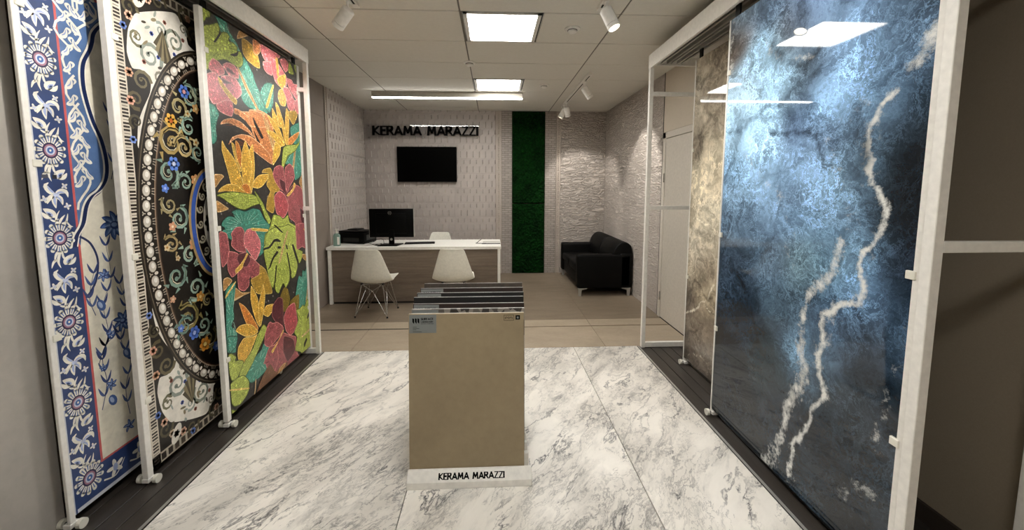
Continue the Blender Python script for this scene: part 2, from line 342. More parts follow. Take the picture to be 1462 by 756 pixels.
# ------------------------------------------------------------------ outlines of the printed designs, in millimetres on each slab
ART_MOSAIC="""t 141 2551 246 2567 266 2507 334 2463 376 2413 403 2385 327 2397 293 2420 245 2477 185 2468 165 2518
t 391 2391 439 2369 496 2312 522 2255 572 2197 636 2138 678 2079 627 2050 513 2055 428 2058 370 2083 336 2136 327 2229 352 2289 317 2314
l 21 2557 54 2566 102 2556 102 2522 70 2501 44 2467 19 2472
l 43 2454 98 2479 161 2516 183 2486 171 2449 211 2481 251 2487 271 2469 259 2442 305 2447 345 2432 337 2406 376 2413 396 2371 388 2333 355 2302 299 2300 220 2311 141 2281 47 2201 17 2201 28 2339 23 2400
k 116 2386 136 2391 188 2456 178 2466 152 2429
k 259 2357 305 2360 339 2377 349 2407 317 2386
n 381 2557 476 2556 345 2485
g 396 2506 456 2512 517 2497 577 2440 586 2369 525 2361 442 2380 396 2419
o 522 2548 599 2544 604 2488 555 2446 519 2460
p 604 2543 729 2549 878 2546 812 2494 795 2447 692 2430 625 2469
p 630 2428 729 2458 757 2419 744 2361 682 2357 637 2377
p 733 2493 822 2486 899 2446 958 2404 943 2327 843 2303 779 2329 737 2413
p 865 2514 937 2547 1000 2526 987 2471 940 2439 888 2478
y 826 2270 898 2302 933 2230 912 2167 842 2160 807 2216
p 884 2298 972 2327 1055 2256 1092 2233 1028 2144 955 2160 921 2249
p 958 2397 1040 2404 1068 2381 1132 2389 1184 2339 1163 2295 1102 2259 1029 2296 974 2342
p 1094 2257 1169 2273 1197 2223 1139 2141 1076 2153 1049 2202
y 837 2379 938 2421 938 2348 884 2298 843 2303 807 2343
y 806 2509 837 2505 841 2387 814 2379
g 952 2130 1076 2161 1105 2127 1032 2038 975 2067
l 1009 2544 1052 2519 1084 2461 1029 2446 985 2456
l 1085 2544 1165 2553 1215 2473 1140 2469 1096 2502
l 1154 2441 1218 2427 1209 2258 1175 2329
p 65 2250 100 2286 147 2280 195 2255 195 2219 139 2192 91 2198 58 2216
p 184 2275 234 2302 297 2303 336 2273 336 2231 298 2221 235 2224 203 2252
p 159 2195 244 2225 307 2218 350 2181 357 2135 293 2085 248 2093 191 2131
m 222 2269 262 2269 300 2245 272 2237 228 2242 211 2249
p 39 2179 100 2205 146 2186 201 2144 257 2095 264 2067 198 2030 113 2021 72 2013 38 2057 26 2123
p 100 2016 192 2063 254 2065 259 2002 235 1965 158 1971 121 1982
m 163 2188 240 2183 257 2176 185 2157
y 130 2186 150 2182 200 2142 267 2103 302 2081 290 2050 241 2068 184 2107 144 2147
t 573 2210 625 2269 688 2296 750 2293 749 2217 735 2145 677 2065 631 2097 569 2170
y 734 2283 757 2281 663 2110 630 2111
n 326 2295 343 2297 422 2205 547 2061 524 2057 400 2181
t 26 2012 72 2013 95 2001 123 1962 102 1917 86 1871 87 1804 60 1774 18 1780 21 1957
o 264 2000 433 2031 446 1951 348 1985
o 124 1901 160 1935 241 1957 334 1946 430 1898 458 1861 388 1891 292 1909 202 1919
o 269 2027 334 2022 421 1994 435 1928 377 1962 311 1987 265 1991
o 434 2043 556 2067 696 2038 721 1910 716 1805 672 1690 617 1748 553 1816 468 1859 434 1937
o 426 2045 535 2053 650 2047 743 1980 436 1934
k 462 2001 491 1978 577 1879 547 1868 478 1950
k 463 1916 532 1834 499 1837
n 577 2044 600 2048 698 1817 684 1802
n 631 2000 649 2003 715 1854 698 1817
o 188 1784 229 1836 326 1867 427 1866 531 1827 643 1764 670 1686 544 1729 438 1773 361 1826 285 1837 227 1812
t 973 2010 1111 2070 1221 2080 1209 1687 1011 1569 984 1677 861 1700 881 1761 1039 1835 973 1935
n 1023 1834 1047 1836 998 1670 973 1676
y 763 2165 813 2140 858 2055 859 1997 797 1988
y 713 2113 766 2068 797 1988 717 1976
y 648 2050 720 2028 806 1971 864 1870 821 1858 749 1935 691 1989
y 792 2097 856 2066 889 1969 909 1860 865 1878 836 1997 775 2059
y 922 2150 956 2127 954 2015 924 1862 885 1865 885 2005
y 612 1930 711 1938 799 1906 877 1857 805 1833 717 1875
y 729 1862 805 1833 785 1768 684 1682 685 1746
u 927 1855 933 1908 1053 1968 1123 1991 1081 1933 981 1868
l 846 1832 966 1866 1076 1886 1216 1996 1126 1899 1037 1819 910 1763 828 1660 799 1668
u 259 1819 290 1801 313 1743 315 1670 283 1637 261 1703 254 1762
y 215 1800 243 1790 261 1703 302 1632 281 1619 235 1712
y 130 1804 160 1764 217 1717 266 1655 312 1540 364 1458 278 1399 202 1486 162 1615 136 1694 120 1749
y 442 1814 450 1729 448 1638 426 1550 385 1458 344 1465 377 1585 404 1649 389 1749 408 1782
y 358 1828 387 1787 411 1713 412 1624 371 1521 334 1459 303 1549 301 1669 319 1756
y 59 1486 99 1518 161 1537 242 1530 305 1494 374 1473 303 1474 210 1489 122 1490
y 399 1518 448 1577 506 1605 610 1613 596 1573 532 1525 474 1507
u 289 1524 340 1543 378 1518 384 1470 323 1480
g 530 1619 556 1646 642 1660 675 1617 695 1561 750 1525 752 1482 686 1476 668 1427 676 1377 644 1318 562 1355 582 1436 624 1484 580 1532 613 1615
n 38 1590 99 1595 124 1582 86 1552 38 1513
n 42 1435 97 1410 147 1378 43 1364
l 45 1468 104 1482 201 1489 304 1479 404 1467 480 1439 491 1399 396 1383 312 1363 244 1373 165 1407 100 1444
t 67 1280 87 1313 141 1336 202 1327 169 1359 235 1374 311 1356 395 1372 480 1353 530 1282 597 1227 528 1138 519 1057 424 1019 263 1086 176 1161 54 1236 98 1259
l 428 1487 469 1459 520 1404 560 1341 614 1268 580 1239 532 1295 494 1372 455 1433
r 672 1616 706 1667 774 1688 827 1673 835 1614 857 1556 849 1477 767 1496 695 1561
r 846 1652 870 1682 931 1708 988 1673 998 1596 911 1518 863 1472 843 1555
m 763 1583 843 1555 855 1466 910 1503 973 1534 895 1366 865 1353 845 1444 769 1518
r 874 1443 1004 1534 1114 1502 1139 1412 1218 1334 1224 1182 1222 986 1111 978 1014 1017 919 1016 970 1206 884 1260 862 1330
m 1065 1342 1143 1289 1185 1186 1129 1158 1069 1229
R 676 1448 753 1487 832 1451 876 1367 846 1308 785 1270 695 1311 676 1377
y 855 1451 955 1503 983 1553 1012 1534 968 1487 888 1441
n 1071 1558 1146 1640 1238 1657 1226 1493 1160 1451 1099 1518
y 1095 1153 1212 1107 1217 1068 1166 1087
l 597 1227 643 1308 733 1294 785 1267 858 1292 881 1230 969 1190 981 1078 915 977 518 1043 519 1167 544 1184
l 527 1162 579 1198 656 1211 775 1206 862 1212 977 1154 977 1003 1071 955 1046 886 998 861 970 932 971 836 921 766 862 763 841 847 832 756 766 707 728 751 654 689 609 737 616 801 585 751 539 812 515 930 494 1010 495 1078 522 1108
k 488 1059 506 1073 567 1077 633 1117 685 1117 733 1092 709 1089 644 1098 577 1062
k 531 906 551 922 594 978 662 1023 687 1011 659 994 618 973 562 913
k 640 911 653 905 622 785 610 795
k 806 984 825 973 861 811 846 807
k 896 1039 925 1031 964 949 984 881 962 886 913 989
k 645 1227 670 1224 770 1158 743 1161
k 799 1053 818 1047 829 1011 807 1020
k 679 1057 718 1052 723 1036 684 1040
n 820 1149 843 1146 706 935 686 938
r 44 1237 110 1227 122 1171 126 1111 101 1051 48 1028
r 159 1190 153 1221 202 1256 259 1253 287 1217 279 1143 292 1078 205 1097 147 1144
r 115 1107 142 1109 204 1086 226 1027 191 960 134 941 99 992 99 1051
r 227 1039 318 1054 397 994 442 952 422 895 342 879 313 907 299 845 244 821 189 855 188 948
m 190 1046 212 1079 300 1076 335 1019 290 976 223 996
p 277 1187 316 1230 388 1230 417 1196 458 1137 457 1070 409 1012 378 1005 320 1073 275 1125
y 297 1070 310 1059 258 1008 241 980 191 960 172 956 168 983 214 1004 264 1038
y 368 1235 556 1206 544 1188 376 1215
g 437 959 502 912 551 809 569 719 460 739 374 773 321 879 420 896
n 52 944 91 952 132 918 49 874
n 128 819 161 865 222 818 323 795 239 794 134 784
t 945 697 984 760 1031 741 1054 794 1095 777 1143 825 1186 808 1237 850 1225 522 1209 403 1160 384 1012 398 936 456 902 580
n 1203 796 1230 789 1116 535 1089 475 1072 480
n 1068 931 1223 896 1146 850 1064 897
r 982 1201 1234 1177 1223 982 1157 952 1075 996 975 986 970 1083
y 1105 1152 1140 1128 1217 1098 1209 1073 1163 1100
t 58 863 92 895 165 910 153 837 126 753 130 678 100 633 149 572 132 491 118 447 41 481 41 613 53 764
y 157 906 162 899 77 834 55 825 70 848
G 674 657 736 717 790 693 817 601 774 536 715 523 695 591
G 823 583 964 600 954 479 888 484 818 538
y 320 838 352 796 389 725 391 637 390 521 360 559 326 644 305 749
y 460 816 478 741 460 649 417 546 399 518 384 578 390 684 431 761
u 183 761 241 717 304 638 368 529 355 507 257 576 223 640 197 712
y 132 589 172 607 239 597 307 565 367 497 321 486 230 511 166 556
y 446 619 484 649 583 630 550 578 498 558 443 592
y 146 471 210 510 320 481 358 480 292 411 252 376 192 337 155 355 133 415
t 393 357 424 386 532 315 493 220 416 170 319 160 244 175 137 291 259 319
l 430 525 475 483 431 423 375 376 280 297 182 239 126 255 163 332 290 399 351 468
m 567 623 648 662 709 632 704 520 691 417 602 473 547 550
r 672 373 793 303 880 253 883 133 933 -8 806 -13 661 -4 587 71 493 154 484 302 614 335
m 696 333 834 255 853 146 729 103 670 222
r 493 505 521 513 553 491 616 477 693 411 675 372 537 330 487 328 432 373 452 456
R 708 481 774 544 883 551 903 479 916 370 855 311 793 301 727 367
r 406 238 487 329 585 303 600 192 540 116 466 131 429 227
y 680 385 696 375 585 303 530 267 514 289 614 328
l 903 479 967 475 1027 490 1050 470 1107 516 1158 493 1224 497 1234 284 1208 43 1108 7 974 65 928 102 853 146 894 239 854 303 928 382
n 1206 241 1220 227 998 211 982 225
k 1168 412 1183 381 1088 335 1101 373
k 1197 332 1204 312 1118 281 1130 303
k 1054 176 1069 153 1012 108 1008 144
b 294 42 341 116 431 180 490 195 556 102 605 114 737 103 662 31 472 21
n 604 105 671 119 695 104 573 31 557 30
l 46 461 77 462 122 420 109 399 147 387 190 358 163 317 113 273 59 286 41 368
t 53 581 146 545 124 487 67 466 49 496
l 47 270 114 280 181 267 234 196 217 125 140 90 73 104 45 145
l 41 106 112 45 124 22 53 12
y 44 238 218 157 217 148 45 227
n 301 170 309 161 280 34 270 35"""
ART_BORDER="""w 38 246 57 246 64 228 57 207 73 191 64 145 53 168 48 196
w 61 247 84 253 117 221 110 199 83 203 55 231
v 69 195 101 202 109 179 92 158 71 166
w 18 173 36 162 48 162 52 118 37 136 21 137 28 151
w 84 154 109 168 133 182 122 130 108 132 82 118 87 139
w 17 113 35 116 55 100 57 73 39 64 23 75 12 98 20 94
w 102 252 119 240 134 240 135 203 117 221 104 228
v 34 101 46 96 51 79 40 73
w 70 -98 92 -58 114 -67 127 -58 125 -101 110 -107 83 -100
w 29 -38 36 -38 30 -76 33 -108 40 -123 18 -112 20 -69
w 38 -45 44 -62 66 -75 50 -84 70 -98 53 -101 37 -83
w 98 126 107 123 102 97 84 71 61 65 80 78 88 87 66 91 86 94
w 115 129 124 126 118 84 122 54 141 39 127 39 113 63 108 82"""
ART_BLOOM="""d 231 1385 258 1375 288 1375 250 1410 246 1430 277 1417 295 1392 277 1451 315 1474 324 1438 348 1425 337 1287 318 1313 309 1350 284 1285 280 1329 289 1363 257 1360
c 301 1392 322 1414 340 1413 336 1372 310 1362
d 223 1284 244 1287 248 1301 264 1293 274 1295 264 1261 250 1263
d 256 1957 273 1989 331 1947 330 1932 300 1929 307 1911 341 1869 319 1882 321 1849 301 1879 291 1832 278 1874 281 1903 249 1915 264 1932
d 305 1744 324 1760 339 1754 338 1713 318 1722"""
BLUE_C=[(1.076, 2.518, '5b7ea0'), (0.839, 2.454, '3a5a7c'), (0.596, 2.317, '3f6c9e'), (1.13, 2.38, '74695a'), (0.896, 2.188, '7db0d8'), (0.678, 2.27, '5a5a52'), (0.466, 2.161, '4e6e90'), (0.304, 2.169, '4f86bc'), (0.141, 2.127, '45749f'), (0.045, 2.042, '26384a'), (0.259, 1.996, '5b98cf'), (0.155, 2.013, '4580b4'), (0.38, 1.976, '4a82b8'), (0.573, 2.059, '3b4650'), (0.751, 2.041, '7fb4e0'), (1.037, 2.073, '88aac8'), (1.086, 1.881, '79a6cc'), (0.834, 1.806, '7fb2dc'), (0.636, 1.813, '2f4d78'), (0.44, 1.874, '5d97cc'), (0.274, 1.84, '5b95c8'), (0.141, 1.862, '30506e'), (0.049, 1.864, '1d2a36'), (0.426, 1.722, '24355a'), (0.534, 1.638, '5f96cc'), (0.817, 1.619, '6aa0d2'), (1.056, 1.547, '5582aa'), (0.343, 1.568, '5d93bf'), (0.247, 1.701, '3a5a74'), (0.101, 1.684, '15222e'), (0.021, 1.559, '182a3a'), (0.102, 1.436, '121e28'), (0.968, 1.303, '456d92'), (0.693, 1.401, '5b8cbc'), (0.474, 1.414, '5384b2'), (0.322, 1.335, '4d7da6'), (1.011, 1.045, '22405c'), (0.721, 1.142, '3b5f80'), (0.49, 1.152, '5d7f92'), (0.342, 1.182, '4f8ab0'), (0.235, 1.09, '3f86c0'), (0.399, 1.013, '1b3c5c'), (0.601, 0.916, '3a5a74'), (0.92, 0.774, '1e3850'), (1.026, 0.426, '162636'), (0.671, 0.593, '24404f'), (0.455, 0.762, '3f7aa4'), (0.315, 0.884, '2f6a98'), (0.362, 0.608, '2e4a60'), (0.22, 0.921, '151f28'), (0.099, 1.128, '121c26'), (0.01, 1.202, '17304a'), (0.126, 0.848, '1a2c3c'), (0.032, 0.944, '2f5a80'), (0.229, 0.68, '233848'), (0.865, 0.161, '222d38'), (0.551, 0.358, '263a4e'), (0.081, 0.651, '1e3448'), (0.304, 0.383, '1f3040'), (0.145, 0.436, '22303c'), (0.441, 0.144, '24384a'), (0.057, 0.39, '2a4258'), (0.187, 0.221, '1f2c3a')]
BLUE_F=[(0.014, 0.95, [(0.131, 1.87), (0.179, 1.851), (0.209, 1.812), (0.233, 1.763), (0.244, 1.698), (0.249, 1.63), (0.231, 1.561), (0.194, 1.5), (0.159, 1.442), (0.149, 1.376), (0.163, 1.308), (0.206, 1.239), (0.218, 1.205), (0.21, 1.122), (0.219, 1.055), (0.304, 1.014), (0.343, 0.963), (0.36, 0.893), (0.365, 0.811), (0.389, 0.765), (0.379, 0.691), (0.348, 0.625), (0.408, 0.533), (0.425, 0.429), (0.472, 0.31), (0.505, 0.177), (0.532, 0.082)]), (0.03, 0.72, [(0.312, 1.29), (0.343, 1.164), (0.453, 1.025), (0.484, 0.915), (0.504, 0.787), (0.483, 0.675), (0.524, 0.512), (0.567, 0.339), (0.613, 0.155), (0.643, 0.054)]), (0.035, 0.75, [(0.005, 2.102), (0.015, 2.052), (0.041, 1.996), (0.069, 1.954)]), (0.02, 0.5, [(1.139, 2.544), (1.178, 2.396), (1.2, 2.236), (1.208, 2.11)]), (0.02, 0.5, [(0.87, 2.269), (0.731, 2.154), (0.638, 2.141), (0.534, 2.139)]), (0.03, 0.35, [(0.034, 1.016), (0.047, 0.894), (0.112, 0.598), (0.092, 0.539)]), (0.03, 0.4, [(0.218, 0.264), (0.089, 0.355), (0.045, 0.321)]), (0.05, 0.3, [(0.967, 1.721), (0.61, 1.331), (0.614, 1.126)]), (0.04, 0.35, [(0.299, 1.843), (0.42, 1.718), (0.297, 1.477), (0.248, 1.282)]), (0.045, 0.34, [(0.131, 1.87), (0.179, 1.851), (0.209, 1.812), (0.233, 1.763), (0.244, 1.698), (0.249, 1.63), (0.231, 1.561), (0.194, 1.5), (0.159, 1.442), (0.149, 1.376), (0.163, 1.308), (0.206, 1.239), (0.218, 1.205), (0.21, 1.122), (0.219, 1.055), (0.304, 1.014), (0.343, 0.963), (0.36, 0.893), (0.365, 0.811), (0.389, 0.765), (0.379, 0.691), (0.348, 0.625), (0.408, 0.533), (0.425, 0.429), (0.472, 0.31), (0.505, 0.177), (0.532, 0.082)])]
BLUE_D=[(0.012, 0.8, [(0.776, 1.813), (0.673, 1.773), (0.498, 1.743), (0.441, 1.644)]), (0.012, 0.6, [(0.452, 2.067), (0.624, 1.99), (0.814, 1.946), (1.143, 1.8)]), (0.02, 0.7, [(0.815, 2.251), (0.705, 2.129), (0.591, 2.094), (0.497, 2.156)]), (0.012, 0.6, [(1.001, 1.0), (0.857, 0.83), (0.785, 0.694), (0.835, 0.591)]), (0.02, 0.6, [(0.32, 1.819), (0.256, 1.699), (0.271, 1.534), (0.183, 1.373)])]
BEIGE_C=[(1.008, 2.455, '8c7a5c'), (0.824, 2.447, '6f5e44'), (1.093, 2.268, '94866c'), (0.851, 2.26, '8a7a5e'), (1.069, 1.994, '9b8c70'), (0.828, 2.008, '8f8066'), (1.108, 1.835, '6e5c44'), (0.854, 1.784, 'b3a480'), (1.035, 1.61, 'c4b48c'), (0.833, 1.553, 'bba982'), (1.119, 1.329, 'b8a884'), (0.857, 1.293, 'c2b694'), (1.039, 1.053, 'b3a68a'), (0.841, 1.109, 'a89a7c'), (1.073, 0.817, '9a8a6c'), (0.869, 0.89, '8c7a5e'), (1.109, 0.572, '5a4a38'), (0.829, 0.656, 'a8946c'), (0.985, 0.437, '7d6c54'), (0.81, 0.444, '6b5a46'), (1.079, 0.224, '4e4234'), (0.863, 0.256, '7a6c5a'), (0.903, 0.124, '5c5044')]
BEIGE_F=[(0.008, 0.8, [(1.055, 1.262), (0.951, 1.219), (0.768, 1.212)]), (0.006, 0.7, [(1.216, 1.022), (1.077, 0.915)]), (0.012, 0.7, [(1.183, 0.433), (0.992, 0.552), (0.899, 0.634), (0.761, 0.809)]), (0.006, 0.7, [(0.901, 0.651), (0.771, 0.587)]), (0.012, 0.5, [(1.132, 0.062), (0.993, 0.163), (0.796, 0.18)])]
BEIGE_D=[(0.01, 0.8, [(1.043, 0.739), (0.905, 0.703), (0.767, 0.707)]), (0.012, 0.8, [(1.186, 0.236), (1.079, 0.325), (0.976, 0.374)]), (0.008, 0.6, [(1.209, 0.503), (1.072, 0.657), (1.043, 0.739)]), (0.02, 0.5, [(1.242, 1.819), (1.061, 1.912), (0.895, 2.044)]), (0.012, 0.5, [(1.093, 2.268), (0.952, 2.362), (0.821, 2.422)])]
# ================================================================== THE ROOM
XL, XR, YB, YF, H = -2.17, 1.965, 6.83, -2.6, 2.80
YD0, YD1 = .9, 3.57                                 # showcase decks
floor = struct(MB().box(XL, XR, YF, YB, -.12, -.014).build('floor', M['dark']))
def slabs(name, mat, xs, ys, par, z0=-.012, z1=0, gap=.002):
    first = {}
    for x0, x1 in zip(xs, xs[1:]):
        for y0, y1 in zip(ys, ys[1:]):
            k = (round(x1 - x0, 3), round(y1 - y0, 3)); c = ((x0 + x1) / 2, (y0 + y1) / 2, 0)
            if k in first: inst(first[k], c)
            else:
                hx, hy = k[0] / 2 - gap, k[1] / 2 - gap
                first[k] = MB().box(-hx, hx, -hy, hy, z0, z1).build(name, mat, par, bevel=.001, loc=c)
slabs('marble_slab', M['marble'], [-1.565, -.44, .76, 1.375], [YF, -1.22, 1.18, 3.58], floor)
slabs('marble_slab', M['marble'], [XL, -1.565], [YF, -1.22, .9], floor); slabs('marble_slab', M['marble'], [1.375, XR], [YF, -1.22, .9], floor)
slabs('floor_tile', M['beige_tile'], [XL, -1.33, -.13, 1.07, XR], [3.58, 4.13], floor)
slabs('floor_tile', M['beige_tile'], [XL, -1.33, -.13, 1.07, XR], [4.15, 4.36], floor)
slabs('floor_tile', M['brown_tile'], [XL, -1.33, -.13, 1.07, XR], [4.36, 5.56, 6.76, YB], floor, gap=.0008)
slabs('deck_plank', M['deck'], [XL + .006 + .0965 * i for i in range(7)], [YD0, YD1], floor, gap=.003)
slabs('deck_plank', M['deck'], [1.395 + .095 * i for i in range(7)], [YD0, YD1], floor, gap=.003)
for x in (-1.578, 1.385):
    MB().box(x - .008, x + .008, YD0, YD1, -.012, .002).build('edge_trim', M['alu'], floor)
for x in (-1.567, 1.374):
    MB().box(x - .003, x + .003, YD0, YD1, -.012, .0012).build('edge_trim', M['rubber'], floor)
MB().box(XL, .3, 4.132, 4.148, -.012, .001).build('expansion_joint', M['rubber'], floor)
# ceiling of suspended boards
ceil = struct(MB().box(XL - .1, XR + .1, YF, YB + .1, H + .03, H + .12).build('ceiling', M['dark']))
ROW = lambda k: 3.03 + .6 * k
xs = [XL, -1.44, -.24, .96, XR]
LK = [3, 0, -3, -6]
cache = {}
def cboard(x0, x1, y0, y1):
    k = (round(x1 - x0, 3), round(y1 - y0, 3)); c = ((x0 + x1) / 2, (y0 + y1) / 2, H)
    if k in cache: inst(cache[k], c)
    else: cache[k] = MB().box(-k[0] / 2 + .006, k[0] / 2 - .006, -k[1] / 2 + .006, k[1] / 2 - .006, 0, .02).build('ceiling_board', M['ceiltile'], ceil, bevel=.003, loc=c)
for k in range(-9, 7):
    y0, y1 = max(ROW(k), YF), min(ROW(k + 1), YB)
    if y1 - y0 < .05: continue
    for x0, x1 in zip(xs, xs[1:]):
        if abs(x0 + .24) < .01 and k in LK: cboard(.38, .96, y0, y1)
        else: cboard(x0, x1, y0, y1)
for x in xs[1:-1]: MB().box(x - .012, x + .012, YF, YB, H + .004, H + .03).build('grid_rail', M['rail'], ceil)
for k in range(-9, 7): MB().box(XL, XR, ROW(k) - .009, ROW(k) + .009, H + .006, H + .03).build('grid_rail', M['rail'], ceil)
# walls
wb = struct(MB().box(XL - .1, XR + .1, YB, YB + .1, -.1, H + .1).build('wall_back', M['plainstone']))
wl = struct(MB().box(XL - .1, XL, YF, YB, -.1, H + .1).build('wall_left', M['brownwall']))
wr = struct(MB().box(XR, XR + .1, YF, YB, -.1, H + .1).build('wall_right', M['brownwall']))
struct(MB().box(XL - .1, XR + .1, YF - .1, YF, -.1, H + .1).build('wall_front', M['wallpaint']))
struct(MB().box(XR - .016, XR, .9, 3.55, 0, .085).build('baseboard_right', M['skirt']))
# --- ribbon relief tile (0.25 high) as real relief, one mesh per tile width
def clip(poly, ax, lim, sgn):
    out = []
    for i in range(len(poly)):
        a, b = poly[i], poly[(i + 1) % len(poly)]; da, db = sgn * (a[ax] - lim), sgn * (b[ax] - lim)
        if da <= 0: out.append(a)
        if da * db < 0:
            t = da / (da - db); out.append(tuple(a[j] + t * (b[j] - a[j]) for j in range(len(a))))
    return out
def hex_tile_mb(W, Ht=.25, p=.107):
    b = MB(); g = .001
    b.box(g, W - g, -.0055, .004, g, Ht - g)
    def cell(cx, z0, z1, tip):
        e = p / 2 - .0012; lo, hi = .006, .016
        P = [(cx - e, z0, lo), (cx, z0 - tip, (lo + hi) / 2), (cx + e, z0, hi), (cx + e, z1, hi), (cx, z1 + tip, (lo + hi) / 2), (cx - e, z1, lo)]
        for a, l, s_ in ((0, g, -1), (0, W - g, 1), (1, g, -1), (1, Ht - g, 1)):
            P = clip(P, a, l, s_)
            if len(P) < 3: return
        n = len(P); vs = [(x, -d, z) for x, z, d in P] + [(x, 0, z) for x, z, d in P]
        b.add(vs, [tuple(range(n))] + [(i, n + i, n + (i + 1) % n, (i + 1) % n) for i in range(n)])
        xr = cx + e - .003
        if .006 < xr < W - .006: b.add([(xr - .004, -.012, z0), (xr + .012, -.006, z0), (xr - .001, -.030, z0 + .01), (xr - .004, -.012, z1), (xr + .012, -.006, z1), (xr - .001, -.030, z1 - .01)], [(0, 1, 2), (3, 5, 4), (0, 2, 5, 3), (1, 4, 5, 2)])
    for i in range(int(W / p) + 2):
        cell((i + .5) * p, .018, .12, .03); cell(i * p, .158, .226, .03); 
    return b
def wall_tiles(name, mat, wall, x0, x1, wid, fn, mk, rot=0, zmax=H, hh=.25):
    nonloc = {}
    zs = []; z = 0
    while z < zmax - .02: zs.append(z); z += hh
    x = x0
    while x < x1 - .02:
        w_ = min(wid, x1 - x)
        for z in zs:
            h_ = min(hh, zmax - z); k = (round(w_, 3), round(h_, 3))
            if k in nonloc: c = inst(nonloc[k], fn(x, z))
            else:
                nonloc[k] = mk(w_, h_).build(name, mat, wall, loc=fn(x, z)); nonloc[k].rotation_euler = (0, 0, rot)
        x += w_
flat = lambda w_, h_: MB().box(.0012, w_ - .0012, -.012, 0, .0012, h_ - .0012)
BK = lambda x, z: (x, YB, z)
wall_tiles('relief_tile', M['hex'], wb, XL + .012, .045, .749, BK, lambda w_, h_: hex_tile_mb(w_, h_))
wall_tiles('strip_tile', M['brick'], wb, .15, .325, .175, BK, flat, hh=.6)
wall_tiles('strip_tile', M['brick'], wb, .90, 1.09, .19, BK, flat, hh=.6)
wall_tiles('wave_tile', M['wave'], wb, 1.17, XR - .012, .79, BK, flat)
def bead_strip(w_, h_):
    b = MB().box(0, w_, -.014, 0, 0, h_ - .002).box(0, .012, -.024, 0, 0, h_ - .002).box(w_ - .012, w_, -.024, 0, 0, h_ - .002)
    z = .015
    while z < h_ - .01:
        b.lathe([(.004, -.02), (.02, -.012), (.024, 0), (.01, .004)][::1], (w_ / 2, -.012, z), 8, Vector((0, -1, 0))) if False else b.add(
            [(w_ / 2 - .018, -.014, z), (w_ / 2, -.014, z - .013), (w_ / 2 + .018, -.014, z), (w_ / 2, -.014, z + .013), (w_ / 2, -.026, z)], [(0, 1, 4), (1, 2, 4), (2, 3, 4), (3, 0, 4)])
        z += .032
    return b
wall_tiles('bead_border', M['bead'], wb, .05, .147, .097, BK, bead_strip, hh=.6)
wall_tiles('bead_border', M['bead'], wb, 1.095, 1.165, .07, BK, bead_strip, hh=.6)
wb_gap = None
# left wall: rotated +90deg so tile x runs along +y (faces +x)
LW = lambda y, z: (XL, y, z); RW = lambda y, z: (XR, y, z)
PI = math.pi
wall_tiles('relief_tile', M['hex'], wl, 5.33, YB - .02, .749, LW, lambda w_, h_: hex_tile_mb(w_, h_), rot=PI / 2)
wall_tiles('bead_border', M['bead'], wl, 5.25, 5.325, .075, LW, bead_strip, rot=PI / 2, hh=.6)
wall_tiles('plain_tile', M['plainstone'], wl, 3.62, 5.245, .406, LW, flat, rot=PI / 2, hh=.6)
# right wall faces -x: rotate -90, tile x runs along -y
wall_tiles('wave_tile', M['wave'], wr, -YB + .012, -4.49, .78, lambda ny, z: (XR, -ny, z), flat, rot=-PI / 2)
# ------------------------------------------------------------------ door on the right wall
dr = D.objects.new('door_1', None); COL.objects.link(dr); struct(dr); dr.location = (XR, 3.95, 0)
MB().box(-.025, 0, .44, .51, 0, 2.13).box(-.025, 0, -.51, -.44, 0, 2.13).box(-.025, 0, -.51, .51, 2.06, 2.13).build('door_frame', M['doorwhite'], dr, bevel=.003)
leaf = MB().box(-.02, -.002, -.435, .435, .008, 2.055).build('door_leaf', M['doorwhite'], dr, bevel=.002)
MB().box(-.024, -.018, -.435, .435, 0, .008).build('threshold', M['dark'], dr)
for z in (.26, 1.62): MB().tube((-.03, .438, z - .05), (-.03, .438, z + .05), .009, 10).build('hinge', M['chrome'], leaf)
hd = MB().tube((-.02, -.37, 1.02), (-.065, -.37, 1.02), .009).tube((-.065, -.37, 1.02), (-.065, -.25, 1.02), .009).build('door_handle', M['chrome'], leaf)
MB().box(-.012, 0, -1.4, .53, 2.135, H).build('painted_panel', M['wallpaint'], wr, loc=(XR, 3.95, 0))
MB().box(-.014, 0, .53, .545, 0, H).build('corner_strip', M['dark'], wr, loc=(XR, 3.95, 0))

# ------------------------------------------------------------------ moss panel
def moss_piece(z0, z1):
    nx, nz = 30, int((z1 - z0) / .02); W = .565; vs = []; fs = []
    for j in range(nz + 1):
        for i in range(nx + 1):
            edge = i in (0, nx) or j in (0, nz)
            vs.append((-W / 2 + W * i / nx + (0 if edge else random.uniform(-.006, .006)), -(.012 if edge else random.uniform(.03, .062)), (z1 - z0) * j / nz + (0 if edge else random.uniform(-.006, .006))))
    for j in range(nz):
        for i in range(nx):
            a = j * (nx + 1) + i; fs.append((a, a + 1, a + nx + 2, a + nx + 1))
    b = MB(); b.add(vs, fs); b.box(-W / 2, W / 2, -.012, 0, 0, z1 - z0); return b
mt = thing('moss_panel', 'tall narrow strip of dark green moss set in the back wall beside the desk', 'moss panel', (.612, YB, 0))
for z0, z1 in ((0.0, 1.225), (1.23, H - .005)):
    moss_piece(z0, z1).build('moss_mat', M['moss'], mt, loc=(0, 0, z0))

